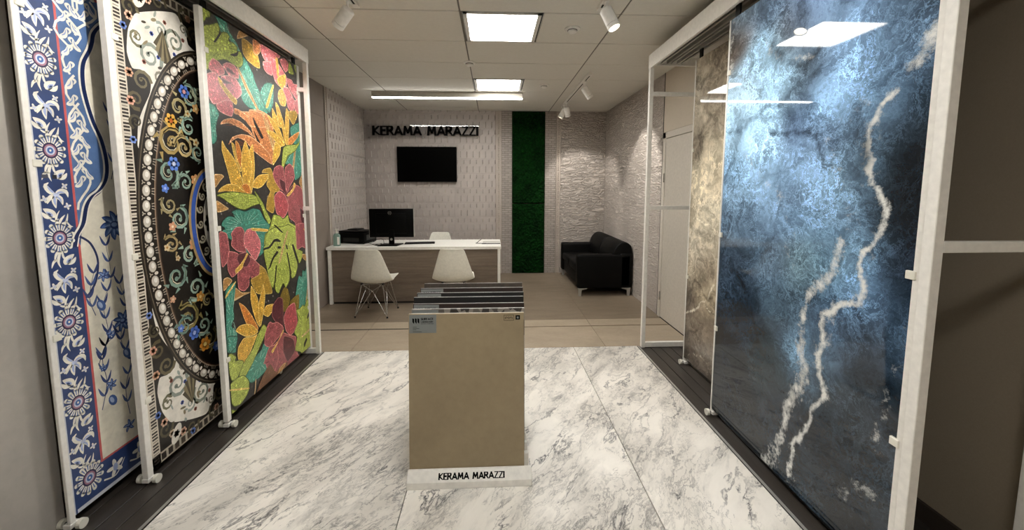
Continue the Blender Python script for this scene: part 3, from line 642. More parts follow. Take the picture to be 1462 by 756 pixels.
# ================================================================== CEILING LAMPS
def ceiling_light(k, lab):
    t = thing('ceiling_light', lab, 'ceiling light', (.075, ROW(k) + .3, H))
    MB().box(-.295, .295, -.285, -.265, -.004, .02).box(-.295, .295, .265, .285, -.004, .02).box(-.295, -.265, -.285, .285, -.004, .02).box(.265, .295, -.285, .285, -.004, .02).build('frame', M['white'], t)
    MB().box(-.265, .265, -.265, .265, .012, .018).build('diffuser', M['led'], t)
ceiling_light(3, 'lit square ceiling panel farther from camera, next to the linear lamp')
ceiling_light(0, 'larger-looking lit square ceiling panel nearest the camera in the grey ceiling')
for k, s_ in ((-3, 'just behind the camera'), (-6, 'far behind the camera')): ceiling_light(k, 'lit square ceiling panel ' + s_)
t = thing('linear_lamp', 'long white linear lamp under the ceiling above the desk', 'ceiling light', (-.61, 5.53, H))
MB().box(-1.02, 1.02, -.035, .035, -.075, 0).build('housing', M['lamphousing'], t, bevel=.003)
MB().box(-1.015, 1.015, -.032, .032, -.083, -.0755).build('diffuser', M['ledline'], t)
def smoke(x, y, lab):
    t = thing('smoke_detector', lab, 'smoke detector', (x, y, H))
    MB().lathe([(.062, 0), (.062, -.008), (.052, -.014)], n=24).build('base', M['white'], t, smooth=True)
    MB().lathe([(.036, -.012), (.036, -.03), (.028, -.036)], n=20).build('sensor_cap', M['white'], t, smooth=True)
    MB().lathe([(.04, -.0145), (.04, -.018)], n=20).build('vent_ring', M['dark'], t)
smoke(.65, 3.30, 'round white smoke detector right of the nearest ceiling panel')
smoke(.65, 5.09, 'round white smoke detector right of the farther ceiling panel')
smoke(-.24, 4.22, 'round white smoke detector on the ceiling joint between the two panels')
def track(x, y0, y1, lab):
    t = thing('lamp_track', lab, 'track rail', (x, y0, H)); L = y1 - y0
    MB().box(-.018, .018, 0, L, -.03, 0).build('rail', M['white'], t)
    MB().box(-.006, .006, .03, L - .05, -.0315, -.029).build('slot', M['dark'], t)
    MB().box(-.02, .02, -.004, .03, -.034, 0).build('end_cap', M['white'], t); MB().box(-.02, .02, L - .05, L + .004, -.034, 0).build('end_cap', M['white'], t)
def spot(x, y, aim, lab, power, lit=False, size=70, L=.15, r=.042, z0=-.03):
    t = thing('track_spotlight', lab, 'spotlight', (x, y, H + z0), 0, 'white track spotlights')
    a = Vector(aim).normalized(); c = Vector((0, 0, -.085)) + a * .02
    MB().box(-.016, .016, -.045, .045, -.02, .0).build('adapter', M['white'], t, bevel=.003)
    MB().tube((0, 0, -.018), (0, 0, -.05), .008).tube((0, 0, -.048), tuple(c - a * .02), .010).build('joint', M['white'], t)
    MB().lathe([(r * .75, -L * .48), (r, -L * .42), (r, L * .30)], tuple(c + a * .03), 24, a).build('lamp_body', M['white'], t, smooth=True)
    MB().lathe([(r * .94, L * .30), (r * .94, L * .315)], tuple(c + a * .03), 24, a).build('shadow_gap', M['dark'], t)
    MB().lathe([(r, L * .315), (r, L * .5), (r * .85, L * .5), (r * .85, L * .43)], tuple(c + a * .03), 24, a).build('lamp_ring', M['white'], t, smooth=True)
    MB().lathe([(r * .8, L * .44), (r * .8, L * .46)], tuple(c + a * .03), 20, a).build('lens', M['lens'], t)
    if power:
        ld = D.lights.new('spot_light', 'SPOT'); ld.energy = power; ld.spot_size = math.radians(size); ld.spot_blend = .45; ld.shadow_soft_size = .03; ld.color = (1, .95, .88)
        lo = D.objects.new('spot_beam', ld); COL.objects.link(lo); lo.parent = t; lo.location = c + a * (.03 + L * .55)
        lo.rotation_euler = (-a).to_track_quat('Z', 'Y').to_euler()
track(-.95, .4, 2.93, 'white lamp track on the ceiling to the left, partly out of frame')
track(.765, .4, 2.90, 'white lamp track on the ceiling to the right, partly out of frame')
track(1.10, 4.50, 6.35, 'white lamp track on the ceiling above the black sofa')
spot(-.97, 2.80, (-.7, .38, -.62), 'white track spotlight aimed at the mosaic board on the left', SPOT_W)
spot(-.95, 1.7, (-.8, .25, -.55), 'white track spotlight out of frame aimed at the left boards', SPOT_W)
spot(.765, 2.72, (.38, -.22, -.9), 'lit white track spotlight hanging nearest the right showcase header', SPOT_W * .8, True)
spot(.765, 1.6, (.8, .35, -.5), 'white track spotlight out of frame aimed at the blue slab', SPOT_W * .5)
spot(1.10, 4.78, (.62, .2, -.78), 'white track spotlight at the near end of the track above the sofa', SPOT_W * 1.6, size=62)
spot(1.10, 5.95, (.28, .42, -.86), 'white track spotlight second from the far end of the track above the sofa', SPOT_W * 1.3, size=76)
spot(1.10, 6.12, (-.5, .2, -.85), 'white track spotlight farthest along the track, tilted towards the moss', SPOT_W * .15, size=60)

# ================================================================== BACK WALL THINGS
YW = YB - .018
s = thing('wall_sign', 'clear acrylic sign with black letters KERAMA MARAZZI above the television', 'sign', (-1.12, YW, 2.445), 0)
MB().box(-.99, .885, -.042, -.034, -.125, .115).build('acrylic_plate', M['acrylic'], s)
for c, b in text_mb('KERAMA MARAZZI', .155, lambda a, z, d: (-.87 + a, -.043 - d, -.07 + z), sw=.25, d0=.0, d1=.012, total=1.73):
    b.build('letter', M['letter'], s)
for x in (-.96, -.05, .855):
    for z in (-.1, .09):
        MB().tube((x, 0, z), (x, -.048, z), .011, 14).build('standoff', M['chrome'], s)
t = thing('television', 'flat black television mounted on the back wall under the sign', 'television', (-1.115, YW, 1.895))
MB().box(-.5, .5, -.055, -.02, -.295, .295).build('body', M['black'], t, bevel=.006)
MB().box(-.488, .488, -.0565, -.0545, -.278, .284).build('screen', M['blackgloss'], t)
MB().box(-.2, .2, -.02, 0, -.15, .15).build('wall_mount', M['black'], t)
MB().box(-.02, .02, -.06, -.03, -.303, -.293).build('sensor', M['chrome'], t)

# ================================================================== SHOWCASES
def showcase(sx, lab):
    X = 1.40 * sx if sx > 0 else -1.585
    t = thing('display_frame', lab, 'display stand', (X, 2.36, 0)); s_ = sx; W = .50; y0, y1 = -1.20, 1.22
    def bx(a0, a1, b0, b1, z0, z1): return MB().box(min(a0 * s_, a1 * s_), max(a0 * s_, a1 * s_), b0, b1, z0, z1)
    bx(0, .02, y0, y1, 2.57, 2.69).build('fascia', M['white'], t, bevel=.002)
    bx(.02, W, y1 - .02, y1, 2.60, 2.69).build('end_fascia', M['white'], t)
    bx(.02, W, y0, y1 - .02, 2.668, 2.69).build('top_board', M['white'], t)
    for k in range(3):
        a = .05 + .09 * k
        b = bx(a, a + .008, y0, y1 - .06, 2.60, 2.668); q = bx(a + .042, a + .05, y0, y1 - .06, 2.60, 2.668); b.add(q.v, q.f)
        q = bx(a + .006, a + .016, y0, y1 - .06, 2.60, 2.608); b.add(q.v, q.f); q = bx(a + .034, a + .044, y0, y1 - .06, 2.60, 2.608); b.add(q.v, q.f)
        b.build('sliding_track', M['alu'], t)
    for yy in (y1 - .045, y0 + .01):
        bx(.0, .035, yy, yy + .035, 0, 2.57).build('post', M['white'], t, bevel=.002)
        bx(W - .05, W - .015, yy, yy + .035, 0, 2.66).build('post', M['white'], t, bevel=.002)
        for z in (1.31, 2.33): bx(.035, W - .05, yy, yy + .03, z, z + .035).build('rung', M['white'], t, bevel=.002)
        bx(.035, W - .05, yy, yy + .035, .004, .05).build('base_rail', M['white'], t, bevel=.002)
    return t
showcase(1, 'white metal display frame with sliding tracks on the right, holding the onyx slabs')
showcase(-1, 'white metal display frame with sliding tracks on the left, holding the patterned boards')
# --- sliding board: plane x, y range, facing sx (+1 faces +x)
def board(name, lab, x, ya, yb, face, z0=.06, z1=2.53, near=1, far=1, clips=(.35, 1.25, 2.1), cat='display board', wheels=True, tex='rubber', pf=.034, dep=.028, pf2=None):
    pf2 = pf if pf2 is None else pf2
    t = thing(name, lab, cat, (x, (ya + yb) / 2, 0), 0); hw = (yb - ya) / 2
    def bx(a0, a1, b0, b1, c0, c1): return MB().box(min(a0 * face, a1 * face), max(a0 * face, a1 * face), b0, b1, c0, c1)
    bx(-.026, -.004, -hw + pf, hw - pf2, z0, z1).build('slab', M[tex], t)
    bx(-dep, .002, -hw, -hw + pf, z0 - .03, z1 + .0).build('edge_profile', M['white'], t, bevel=.002)
    bx(-dep, .002, hw - pf2, hw, z0 - .03, z1 + .0).build('edge_profile', M['white'], t, bevel=.002)
    for zc in clips:
        bx(-.006, .006, -hw + pf - .012, -hw + pf + .022, zc, zc + .03).build('clip', M['plastic'], t, bevel=.002)
        bx(-.006, .006, hw - pf2 - .022, hw - pf2 + .006, zc, zc + .03).build('clip', M['plastic'], t, bevel=.002)
    for yy in (-hw + .06, hw - .06):
        bx(-.02, -.008, yy - .02, yy + .02, z1, 2.607).build('hanger', M['rubber'], t)
    for yy in (-hw + .017, hw - .017):
        br = bx(-.03, .004, yy - .02, yy + .02, .012, .034).build('roller_bracket', M['white'], t, bevel=.002)
        for q in (-.052, .026): 
            e = .009
            MB().tube((q * face - e, yy + .005, .0225), (q * face + e, yy + .005, .0225), .0215, 18).build('wheel', M['plastic'], br)
        MB().tube((-.052 * face, yy + .005, .0225), (.026 * face, yy + .005, .0225), .006, 8).build('axle', M['rubber'], br)
    return t, hw
def cat_rom(pts, n=4):
    P = np.array(pts, float); N = len(P); out = []
    for i in range(N):
        p0, p1, p2, p3 = P[(i - 1) % N], P[i], P[(i + 1) % N], P[(i + 2) % N]
        m1, m2 = (p2 - p0) * .32, (p3 - p1) * .32
        for k in range(n):
            s_ = k / n; out.append((2 * s_ ** 3 - 3 * s_ ** 2 + 1) * p1 + (s_ ** 3 - 2 * s_ ** 2 + s_) * m1 + (-2 * s_ ** 3 + 3 * s_ ** 2) * p2 + (s_ ** 3 - s_ ** 2) * m2)
    return [tuple(q) for q in out]
class Art:       # flat coloured print: polygons in (u,v) metres on a slab face
    def __init__(s, W, Hh, bg): s.W, s.H = W, Hh; s.P = []; s.l = 0; s.rect(0, 0, W, Hh, bg)
    def poly(s, pts, c, mirror=False):
        pts = [(min(max(u, 0), s.W), min(max(v, 0), s.H)) for u, v in pts]
        s.P.append((pts, c, s.l))
        if mirror: s.P.append(([(s.W - u, v) for u, v in pts][::-1], c, s.l))
    def rect(s, u0, v0, u1, v1, c, mirror=False): s.poly([(u0, v0), (u1, v0), (u1, v1), (u0, v1)], c, mirror)
    def ell(s, cu, cv, a, b, c, rot=0, n=18, mirror=False):
        co, si = math.cos(rot), math.sin(rot)
        s.poly([(cu + a * math.cos(q) * co - b * math.sin(q) * si, cv + a * math.cos(q) * si + b * math.sin(q) * co) for q in [2 * PI * i / n for i in range(n)]], c, mirror)
    def stroke(s, pts, w0, c, w1=None, mirror=False, smooth=True):
        w1 = w0 if w1 is None else w1; P = [np.array(p, float) for p in pts]
        if smooth and len(P) > 2:
            Q = []
            for i in range(len(P) - 1):
                p0 = P[max(i - 1, 0)]; p1 = P[i]; p2 = P[i + 1]; p3 = P[min(i + 2, len(P) - 1)]; m1, m2 = (p2 - p0) * .5, (p3 - p1) * .5
                for k in range(5):
                    t_ = k / 5; Q.append((2 * t_ ** 3 - 3 * t_ ** 2 + 1) * p1 + (t_ ** 3 - 2 * t_ ** 2 + t_) * m1 + (-2 * t_ ** 3 + 3 * t_ ** 2) * p2 + (t_ ** 3 - t_ ** 2) * m2)
            P = Q + [P[-1]]
        n = len(P); L, R = [], []
        for i, p in enumerate(P):
            d = P[min(i + 1, n - 1)] - P[max(i - 1, 0)]; d = d / (np.linalg.norm(d) + 1e-9); nn = np.array((-d[1], d[0])); w_ = (w0 + (w1 - w0) * i / (n - 1)) / 2
            L.append(tuple(p + nn * w_)); R.append(tuple(p - nn * w_))
        for i in range(n - 1): s.poly([L[i], R[i], R[i + 1], L[i + 1]], c, mirror)
    def petals(s, cu, cv, r, n, c, wd=.5, r0=0, rot=0, mirror=False):
        for i in range(n):
            a = rot + 2 * PI * i / n; m = (r0 + r) / 2
            s.ell(cu + m * math.cos(a), cv + m * math.sin(a), (r - r0) / 2, (r - r0) / 2 * wd, c, a, 10, mirror)
    def scroll(s, cu, cv, r, turns, a0, c, w0, mirror=False, sgn=1):
        pts = []; n = int(10 * turns)
        for i in range(n + 1):
            f = i / n; a = a0 + sgn * f * turns * 2 * PI; rr = r * (1 - .82 * f); pts.append((cu + rr * math.cos(a), cv + rr * math.sin(a)))
        s.stroke(pts, w0, c, w0 * .35, mirror, smooth=False); s.ell(pts[-1][0], pts[-1][1], w0 * .55, w0 * .55, c, n=8, mirror=mirror)
    def build(s, name, mat, parent, face, yoff, zoff):
        vs, fs, cols = [], [], []
        for pts, c, l in s.P:
            if len(pts) < 3: continue
            ar = sum(a[0] * b[1] - b[0] * a[1] for a, b in zip(pts, pts[1:] + pts[:1]))
            if abs(ar) < 1e-8: continue
            if (ar < 0) == (face > 0): pts = pts[::-1]
            o = len(vs); vs += [((-.0038 + l * .00006) * face, yoff + u, zoff + v) for u, v in pts]
            tri = geometry.tessellate_polygon([[Vector((u, v, 0)) for u, v in pts]]) if len(pts) > 4 else ([(0, 1, 2), (0, 2, 3)] if len(pts) == 4 else [(0, 1, 2)])
            for q in tri:
                a, b, c_ = (pts[j] for j in q); cr = (b[0] - a[0]) * (c_[1] - a[1]) - (b[1] - a[1]) * (c_[0] - a[0])
                if (cr < 0) == (face > 0): q = (q[0], q[2], q[1])
                fs.append(tuple(o + j for j in q)); cols.append(c)
        me = D.meshes.new(name); me.from_pydata(vs, [], fs); at = me.color_attributes.new('Col', 'FLOAT_COLOR', 'CORNER')
        arr = np.ones((len(fs) * 3, 4), np.float32); arr[:, :3] = np.repeat(np.array([srgb(c) for c in cols]), 3, axis=0)
        at.data.foreach_set('color', arr.ravel()); me.materials.append(mat); me.update()
        o = D.objects.new(name, me); COL.objects.link(o); o.parent = parent; return o
def parse(T, sc=.001):
    for l in T.strip().split('\n'):
        s_ = l.split(); v = [int(q) * sc for q in s_[1:]]; yield s_[0], list(zip(v[::2], v[1::2]))

# --- board 3: tropical mosaic
PAL = dict(t='4a9480', l='b2bf58', k='1b1a18', n='b98a50', g='b59038', G='86702c', o='cf8550', p='d8787c', y='deb048', u='d8853a', m='5e2c34', r='a5565a', R='b8545a', b='7a5336', w='efece2', v='b5c0e2', d='23407a', c='5f7fae')
EDGE = dict(t='1e4a40', l='5d6a24', p='f0a9a0', r='d98a84', R='e8a09a', y='f4d27a', u='f0b870', n='e0bf8c', g='d8b868', o='f0b98c', m='a86a6c')
tb, hw = board('sliding_display_board', 'sliding board printed with a tropical flower mosaic, hibiscus and monstera leaves, on the left', -1.672, 2.42, 3.58, 1, z0=.075, z1=2.55, clips=(.42, 1.25, 2.3))
A = Art(1.09, 2.475, '35322f')
for gi in range(46):   # pale tesserae scattered over the dark ground
    A.l = 1; u, v = rng.uniform(0, 1.09), rng.uniform(0, 2.47); A.rect(u, v, u + .012, v + .012, '8d8a84')
for i, (c, pts) in enumerate(parse(ART_MOSAIC)):
    pts = [(u - .035, v - .075) for u, v in pts]; A.l = 2 + i * .55
    sm = cat_rom(pts, 4)
    if c in EDGE:
        cx = sum(p[0] for p in pts) / len(pts); cy = sum(p[1] for p in pts) / len(pts)
        A.poly(sm, EDGE[c]); A.l += .25
        q = np.array(sm); n_ = len(q); tn = np.roll(q, -1, 0) - np.roll(q, 1, 0); tn /= (np.linalg.norm(tn, axis=1, keepdims=True) + 1e-9)
        ar = sum(a[0] * b[1] - b[0] * a[1] for a, b in zip(sm, sm[1:] + sm[:1])); nn = np.stack([-tn[:, 1], tn[:, 0]], 1) * (1 if ar > 0 else -1)
        A.poly([tuple(x) for x in q + nn * .0055], PAL[c])
        if c in 'prRtyol' and abs(ar) > .012:      # veins fanning from the base to the rim
            A.l += .2; vc = dict(p='b84c58', r='6d2a34', R='8e2c34', t='a9d8c4', y='c98424', o='8c4a2c', l='6d8020')[c]
            for j in range(0, n_, 3):
                e = q[j] * .86 + np.array((cx, cy)) * .14; b_ = q[j] * .35 + np.array((cx, cy)) * .65
                A.stroke([tuple(b_), tuple(e)], .0035, vc, .0015, smooth=False)
    else: A.poly(sm, PAL[c])
for l_ in range(1): pass
A.build('printed_face', M['mosaicprint'], tb, 1, -hw + .034, .075)

# --- board 2: black ornamental oval
tb, hw = board('sliding_display_board', 'sliding board with black ornamental print, pearl oval and scrolls, middle of the left three', -1.765, 1.955, 3.165, 1, z0=.06, z1=2.55, clips=(.42, 1.16, 2.2))
W = 1.14; Hh = 2.49; A = Art(W, Hh, '17120e'); zc = 1.235; uc = W / 2
A.l = 1; A.rect(0, 0, .055, Hh, 'cfc6b6', True); A.rect(0, 0, W, .055, 'b3aa98'); A.rect(0, Hh - .055, W, Hh, 'b3aa98')
A.l = 2; v = .01; k = 0
while v < Hh - .02:
    if k % 4 != 3: A.rect(.014, v, .048, v + .010, '231a14', True)
    else: A.rect(.016, v + .003, .046, v + .007, '6e6256', True)
    v += .0165; k += 1
u = .06
while u < W - .07:
    A.rect(u, .008, u + .03, .045, '4a3f33' if int(u * 40) % 2 else '2a221b'); A.rect(u, Hh - .045, u + .03, Hh - .008, '3a3028'); u += .044
A.l = 3; A.rect(.058, .058, W - .058, Hh - .058, '17120e')
# white scroll fields, top and bottom, and the flaring points beside the oval
fieldp = [(.085, .84), (.095, .72), (.13, .64), (.18, .55), (.19, .48), (.14, .445), (.09, .45), (.068, .38), (.085, .27), (.13, .18), (.20, .14), (.29, .10), (.39, .07), (.45, .12), (.47, .21), (uc - .02, .24), (uc, .27), (uc, .50), (.33, .50), (.2, .66)]
for flip in (0, 1):
    f = (lambda p: p) if not flip else (lambda p: (p[0], Hh - p[1]))
    P_ = [f(p) for p in cat_rom(fieldp, 4)]; A.l = 4; A.poly(P_, 'e4dfd4', True)
    A.l = 5
    def sc(cu, cv, r, tn, a0, c, w0, sg=1):
        q = f((cu, cv)); A.scroll(q[0], q[1], r, tn, a0 * (-1 if flip else 1), c, w0, True, -sg if flip else sg)
    for cu, cv, r, tn, a0, c, w0, sg in ((.095, .60, .05, 1.3, 1.2, '5c5238', .02, 1), (.14, .50, .055, 1.4, 0, '6a6248', .02, -1), (.085, .71, .04, 1.3, 2.0, '4d4734', .016, 1), (.20, .36, .075, 1.5, .5, '8d968c', .024, -1), (.37, .23, .07, 1.5, 2.4, '868e80', .022, 1), (.25, .46, .04, 1.4, .4, '8b8776', .016, -1), (.38, .36, .04, 1.3, 3.0, '9aa39a', .016, 1), (.13, .29, .045, 1.2, 1.0, '6b6a50', .016, 1), (.10, .16, .05, 1.2, .2, '57503a', .018, -1), (.28, .06, .05, 1.2, .2, '57503a', .018, -1), (.46, .06, .05, 1.2, 2.2, '57503a', .018, 1), (.52, .14, .05, 1.4, 2.2, '57503a', .02, 1), (.28, .20, .04, 1.3, 4, '9aa39a', .016, 1), (.44, .14, .035, 1.3, 1, '8b8776', .014, -1)):
        sc(cu, cv, r, tn, a0, c, w0, sg)
    A.l = 6
    for j in range(26):      # small leaves curling over the white field
        u_, v_ = rng.uniform(.10, .46), rng.uniform(.12, .44); q = f((u_, v_)); A.ell(q[0], q[1], rng.uniform(.012, .022), rng.uniform(.005, .009), ('6f6a50', '99a39a', '3c3626', '8a7e60')[j % 4], rng.uniform(0, 3), 8, True)
    A.l = 7
    for cu, cv, r, c in ((.065, .61, .024, 'e0a890'), (.07, .475, .024, 'd9a888'), (.095, .20, .024, 'e0b49a'), (.137, .11, .022, 'c8b49a'), (.06, .26, .02, '5a78c0'), (.06, .80, .02, '7e9ae0'), (.212, .074, .024, 'e0b49a'), (.28, .032, .02, '6680c4'), (.48, .064, .022, 'e0b49a'), (.25, .35, .012, '4f66b8'), (.36, .30, .012, '4f66b8'), (.16, .40, .013, 'a86a5c'), (.31, .15, .013, 'a86a5c'), (.43, .20, .013, 'a86a5c'), (.22, .24, .013, '4f66b8')):
        q = f((cu, cv)); A.petals(q[0], q[1], r, 6, c, .8, mirror=True); A.ell(q[0], q[1], r * .3, r * .3, 'f0d890', n=8, mirror=True)
    q = f((.165, .09)); A.l = 8; A.ell(q[0], q[1], .03, .055, 'e4ded2', -.5, mirror=True); A.petals(q[0], q[1], .022, 6, '8a4e3e', .6, mirror=True)
    for i in range(7):
        a = (PI / 2 + .35 + (i - 3) * .28); e = f((.30 + .07 * math.cos(a), .24 + .13 * math.sin(a))); b_ = f((.29, .20)); A.l = 8.5 + i * .1; A.stroke([b_, e], .008, '857a5c' if i % 2 else '4c4432', .022, True, smooth=False)
EA, EB = .53, 1.03
A.l = 10; A.ell(uc, zc, EA, EB, '2a241d', n=72); A.l = 10.5; A.ell(uc, zc, EA - .012, EB - .012, '5f5546', n=72); A.l = 11; A.ell(uc, zc, EA - .018, EB - .018, '1a1510', n=72)
A.l = 12; A.ell(uc, zc, EA - .104, EB - .104, '8a7460', n=72); A.l = 12.4; A.ell(uc, zc, EA - .112, EB - .112, '3d2f26', n=72); A.l = 12.8; A.ell(uc, zc, EA - .12, EB - .12, '130f0b', n=72)
ts = []; acc = 0; N_ = 1600; prev = None; step = .0785
for i in range(N_):
    a = 2 * PI * i / N_; p = ((EA - .062) * math.cos(a), (EB - .062) * math.sin(a))
    if prev is not None: acc += math.hypot(p[0] - prev[0], p[1] - prev[1])
    if acc >= step or prev is None: ts.append((a, p)); acc = 0 if prev is None else acc - step
    prev = p
for a, p in ts:
    nx, ny = math.cos(a) / EA, math.sin(a) / EB; L = math.hypot(nx, ny); nx, ny = nx / L, ny / L; an = math.atan2(ny, nx); tx, ty = -ny, nx
    A.l = 13; c_ = (uc + p[0] + nx * .006, zc + p[1] + ny * .006)
    A.ell(c_[0], c_[1], .024, .031, '8d8374', an, 14); A.l = 13.3; A.ell(c_[0], c_[1], .021, .028, 'cfc8bb', an, 14); A.l = 13.6; A.ell(c_[0] + .003, c_[1] + .005, .011, .015, 'f3efe6', an, 10)
    for q in (-.012, 0, .012): A.stroke([(c_[0] - nx * .032 + tx * q, c_[1] - ny * .032 + ty * q), (c_[0] - nx * .052 + tx * q * 1.4, c_[1] - ny * .052 + ty * q * 1.4)], .005, 'b4aa9a', .003, smooth=False)
    d_ = (c_[0] + tx * .039, c_[1] + ty * .039); A.ell(d_[0] - nx * .016, d_[1] - ny * .016, .012, .009, 'ded7ca', an, 10); A.petals(d_[0] + nx * .018, d_[1] + ny * .018, .013, 3, 'b8ae9c', .5, rot=an + PI / 3)
# acanthus scrolls and flowers inside the pearl ring
for k, (cu, cv, r, tn, a0, c, w0, sg) in enumerate([(.28, .70, .09, 1.4, 2.2, '8a7d4c', .034, -1), (.25, .66, .06, 1.3, .4, '6f8f84', .026, 1), (.36, .86, .075, 1.4, 3.9, '95ae9e', .03, 1), (.22, .96, .07, 1.4, .8, '7e9a8c', .03, -1), (.33, 1.06, .07, 1.3, 5.2, '9fb8a6', .03, 1), (.20, 1.14, .055, 1.3, 2.4, 'b09a6c', .022, -1), (.21, 1.36, .055, 1.3, 2.4, 'a0936a', .022, 1), (.27, 1.28, .07, 1.3, 1.3, '8faa9b', .028, -1), (.22, 1.53, .075, 1.4, 5.0, '7f9a8c', .03, 1), (.34, 1.48, .06, 1.3, 3.6, '9ab5a4', .026, -1), (.26, 1.70, .09, 1.5, .5, 'a99158', .034, 1), (.35, 1.68, .075, 1.5, 3.1, 'c3ac78', .03, -1), (.33, 1.90, .07, 1.3, 4.6, 'b6a878', .028, 1), (.42, 1.98, .07, 1.3, 2.0, '8faa98', .026, -1), (.40, 1.80, .06, 1.2, 1.0, '9ab8a8', .026, 1), (.44, .52, .07, 1.3, .9, '7f7650', .03, -1), (.40, .62, .06, 1.2, 3.9, '8aa394', .026, 1), (.50, 2.02, .05, 1.2, 3.0, 'a8b090', .02, 1), (.46, 1.66, .05, 1.3, 5.0, '8aa394', .02, -1), (.45, .76, .05, 1.3, 0, 'a09060', .02, 1)]):
    cu = .175 + (cu - .17) * .95 + .03; A.l = 15 + k * .12; A.scroll(cu, cv, r, tn, a0, c, w0 * .8, True, sg)
    A.scroll(cu + .006, cv + .006, r * .97, tn * .8, a0, 'd8d2b4', w0 * .22, True, sg)
    for j in range(4):
        a = a0 + sg * j * 1.1; A.stroke([(cu + r * math.cos(a), cv + r * math.sin(a)), (cu + r * 1.35 * math.cos(a + sg * .35), cv + r * 1.35 * math.sin(a + sg * .35))], w0 * .7, c, .003, True, smooth=False)
A.l = 18
for cu, cv, r, c, c2, n in ((.27, 1.82, .042, 'e8b048', 'c86a28', 6), (.265, 1.585, .042, '5b82d8', 'c8d4f4', 6), (.19, 1.45, .026, '5b82d8', 'a8bcf0', 5), (.385, 2.0, .04, '5b82d8', 'd8a0a0', 6), (.32, .60, .042, '4f74cc', '9fb4ec', 6), (.40, .50, .045, 'cf8a34', 'e8c878', 6), (.22, .66, .024, '5b82d8', 'a8bcf0', 5), (.37, 1.12, .038, 'e0a070', 'f4d8a8', 5), (.39, .80, .034, 'd89a48', 'f0d088', 5), (.22, 1.24, .028, 'dca07c', 'f0d8b8', 5), (.17, 1.13, .022, 'd8c49c', 'b8843c', 5), (.42, 1.50, .034, 'e0a46c', 'f4d8a8', 5), (.18, .84, .022, 'dcaa88', 'f0d8b8', 5), (.45, 1.72, .026, 'ddd0a0', 'c88a3c', 5), (.50, .45, .034, '4f74cc', '9fb4ec', 6), (.24, 1.06, .018, 'd8c49c', 'b8843c', 5), (.40, 1.88, .022, 'd8cfa4', 'c88a3c', 5), (.47, 1.92, .03, 'e0b070', 'f4e0a8', 5)):
    cu = .175 + (cu - .17) * .95 + .03; A.petals(cu, cv, r, n, c, .75, mirror=True); A.l = 18.3; A.ell(cu, cv, r * .3, r * .3, c2, n=10, mirror=True); A.l = 18
A.l = 20; BA, BB = .20, .345
A.ell(uc, zc, BA, BB, 'b89a68', n=48); A.l = 20.3; A.ell(uc, zc, BA - .018, BB - .018, '4468c0', n=48); A.l = 20.6; A.ell(uc, zc, BA - .05, BB - .05, 'c8b488', n=48); A.l = 20.9; A.ell(uc, zc, BA - .058, BB - .058, '17120e', n=48)
for i in range(16):
    a = 2 * PI * i / 16; A.l = 21.2; A.scroll(uc + .11 * math.cos(a), zc + .235 * math.sin(a), .028, 1.2, a, 'b4ac94', .014, False)
A.l = 21.5; A.ell(uc, zc, .085, .19, 'ddd6c6', n=32); A.petals(uc, zc, .08, 10, '9aa39a', .5)
A.build('printed_face', M['print'], tb, 1, -hw + .034, .06)

# --- board 1: blue and white ceramic
tb, hw = board('sliding_display_board', 'sliding board printed in blue and white with rosettes and scrolling flowers, nearest on the left', -1.87, 1.688, 2.88, 1, z0=.055, z1=2.55, clips=(.86, 1.6, 2.23), pf=.024, dep=.012)
W, Hh = 1.144, 2.495; U0, Z0 = .024, .055
A = Art(W, Hh, '2f4270'); NAVY, CREAM, MID = '2c3f6c', 'ece8dc', '56729f'
A.l = 1; A.rect(.015, .0, W - .015, .018, 'c8ccd4'); A.rect(0, 0, .008, Hh, 'c8ccd4', True)
RU = 1.776 - 1.688 - U0
A.l = 2; A.rect(.135, .155, W - .135, Hh - .155, 'c05a58'); A.l = 3; A.rect(.145, .165, W - .145, Hh - .165, 'e2dccb')
# arabesque field above 1.29 m, its lobed outline
lob = [(.116, 1.25), (.13, 1.30), (.162, 1.35), (.185, 1.43), (.215, 1.475), (.255, 1.505), (.29, 1.56), (.30, 1.64), (.285, 1.74), (.255, 1.82), (.232, 1.92), (.225, 2.0), (.235, 2.08), (.27, 2.15), (.285, 2.19), (.30, 2.24), (.35, 2.30), (.42, 2.34), (.555, 2.30)]
lob = [(u, v - Z0) for u, v in lob]
A.l = 4; reg = [(.145, lob[0][1])] + lob[1:] + [(W / 2, Hh - .165), (.145, Hh - .165)]
A.poly(reg, MID, True)
A.l = 5
A.stroke(lob, .03, '1f2c56', mirror=True); A.l = 5.4; A.stroke([(u - .010, v) for u, v in lob], .009, CREAM, mirror=True); A.l = 5.5; A.stroke([(u + .016, v) for u, v in lob], .005, CREAM, mirror=True)
A.l = 5.7
A.stroke([(.145, 1.24), (.19, 1.20), (.215, 1.12), (.20, 1.03), (.17, .98), (.145, .955)], .010, '2a3660', mirror=True)
def inreg(u, v):
    for (a, b), (c_, d_) in zip(lob, lob[1:]):
        if min(b, d_) <= v <= max(b, d_): 
            lim = a + (c_ - a) * (v - b) / ((d_ - b) or 1e-6); return u < lim - .018
    return v > 2.2
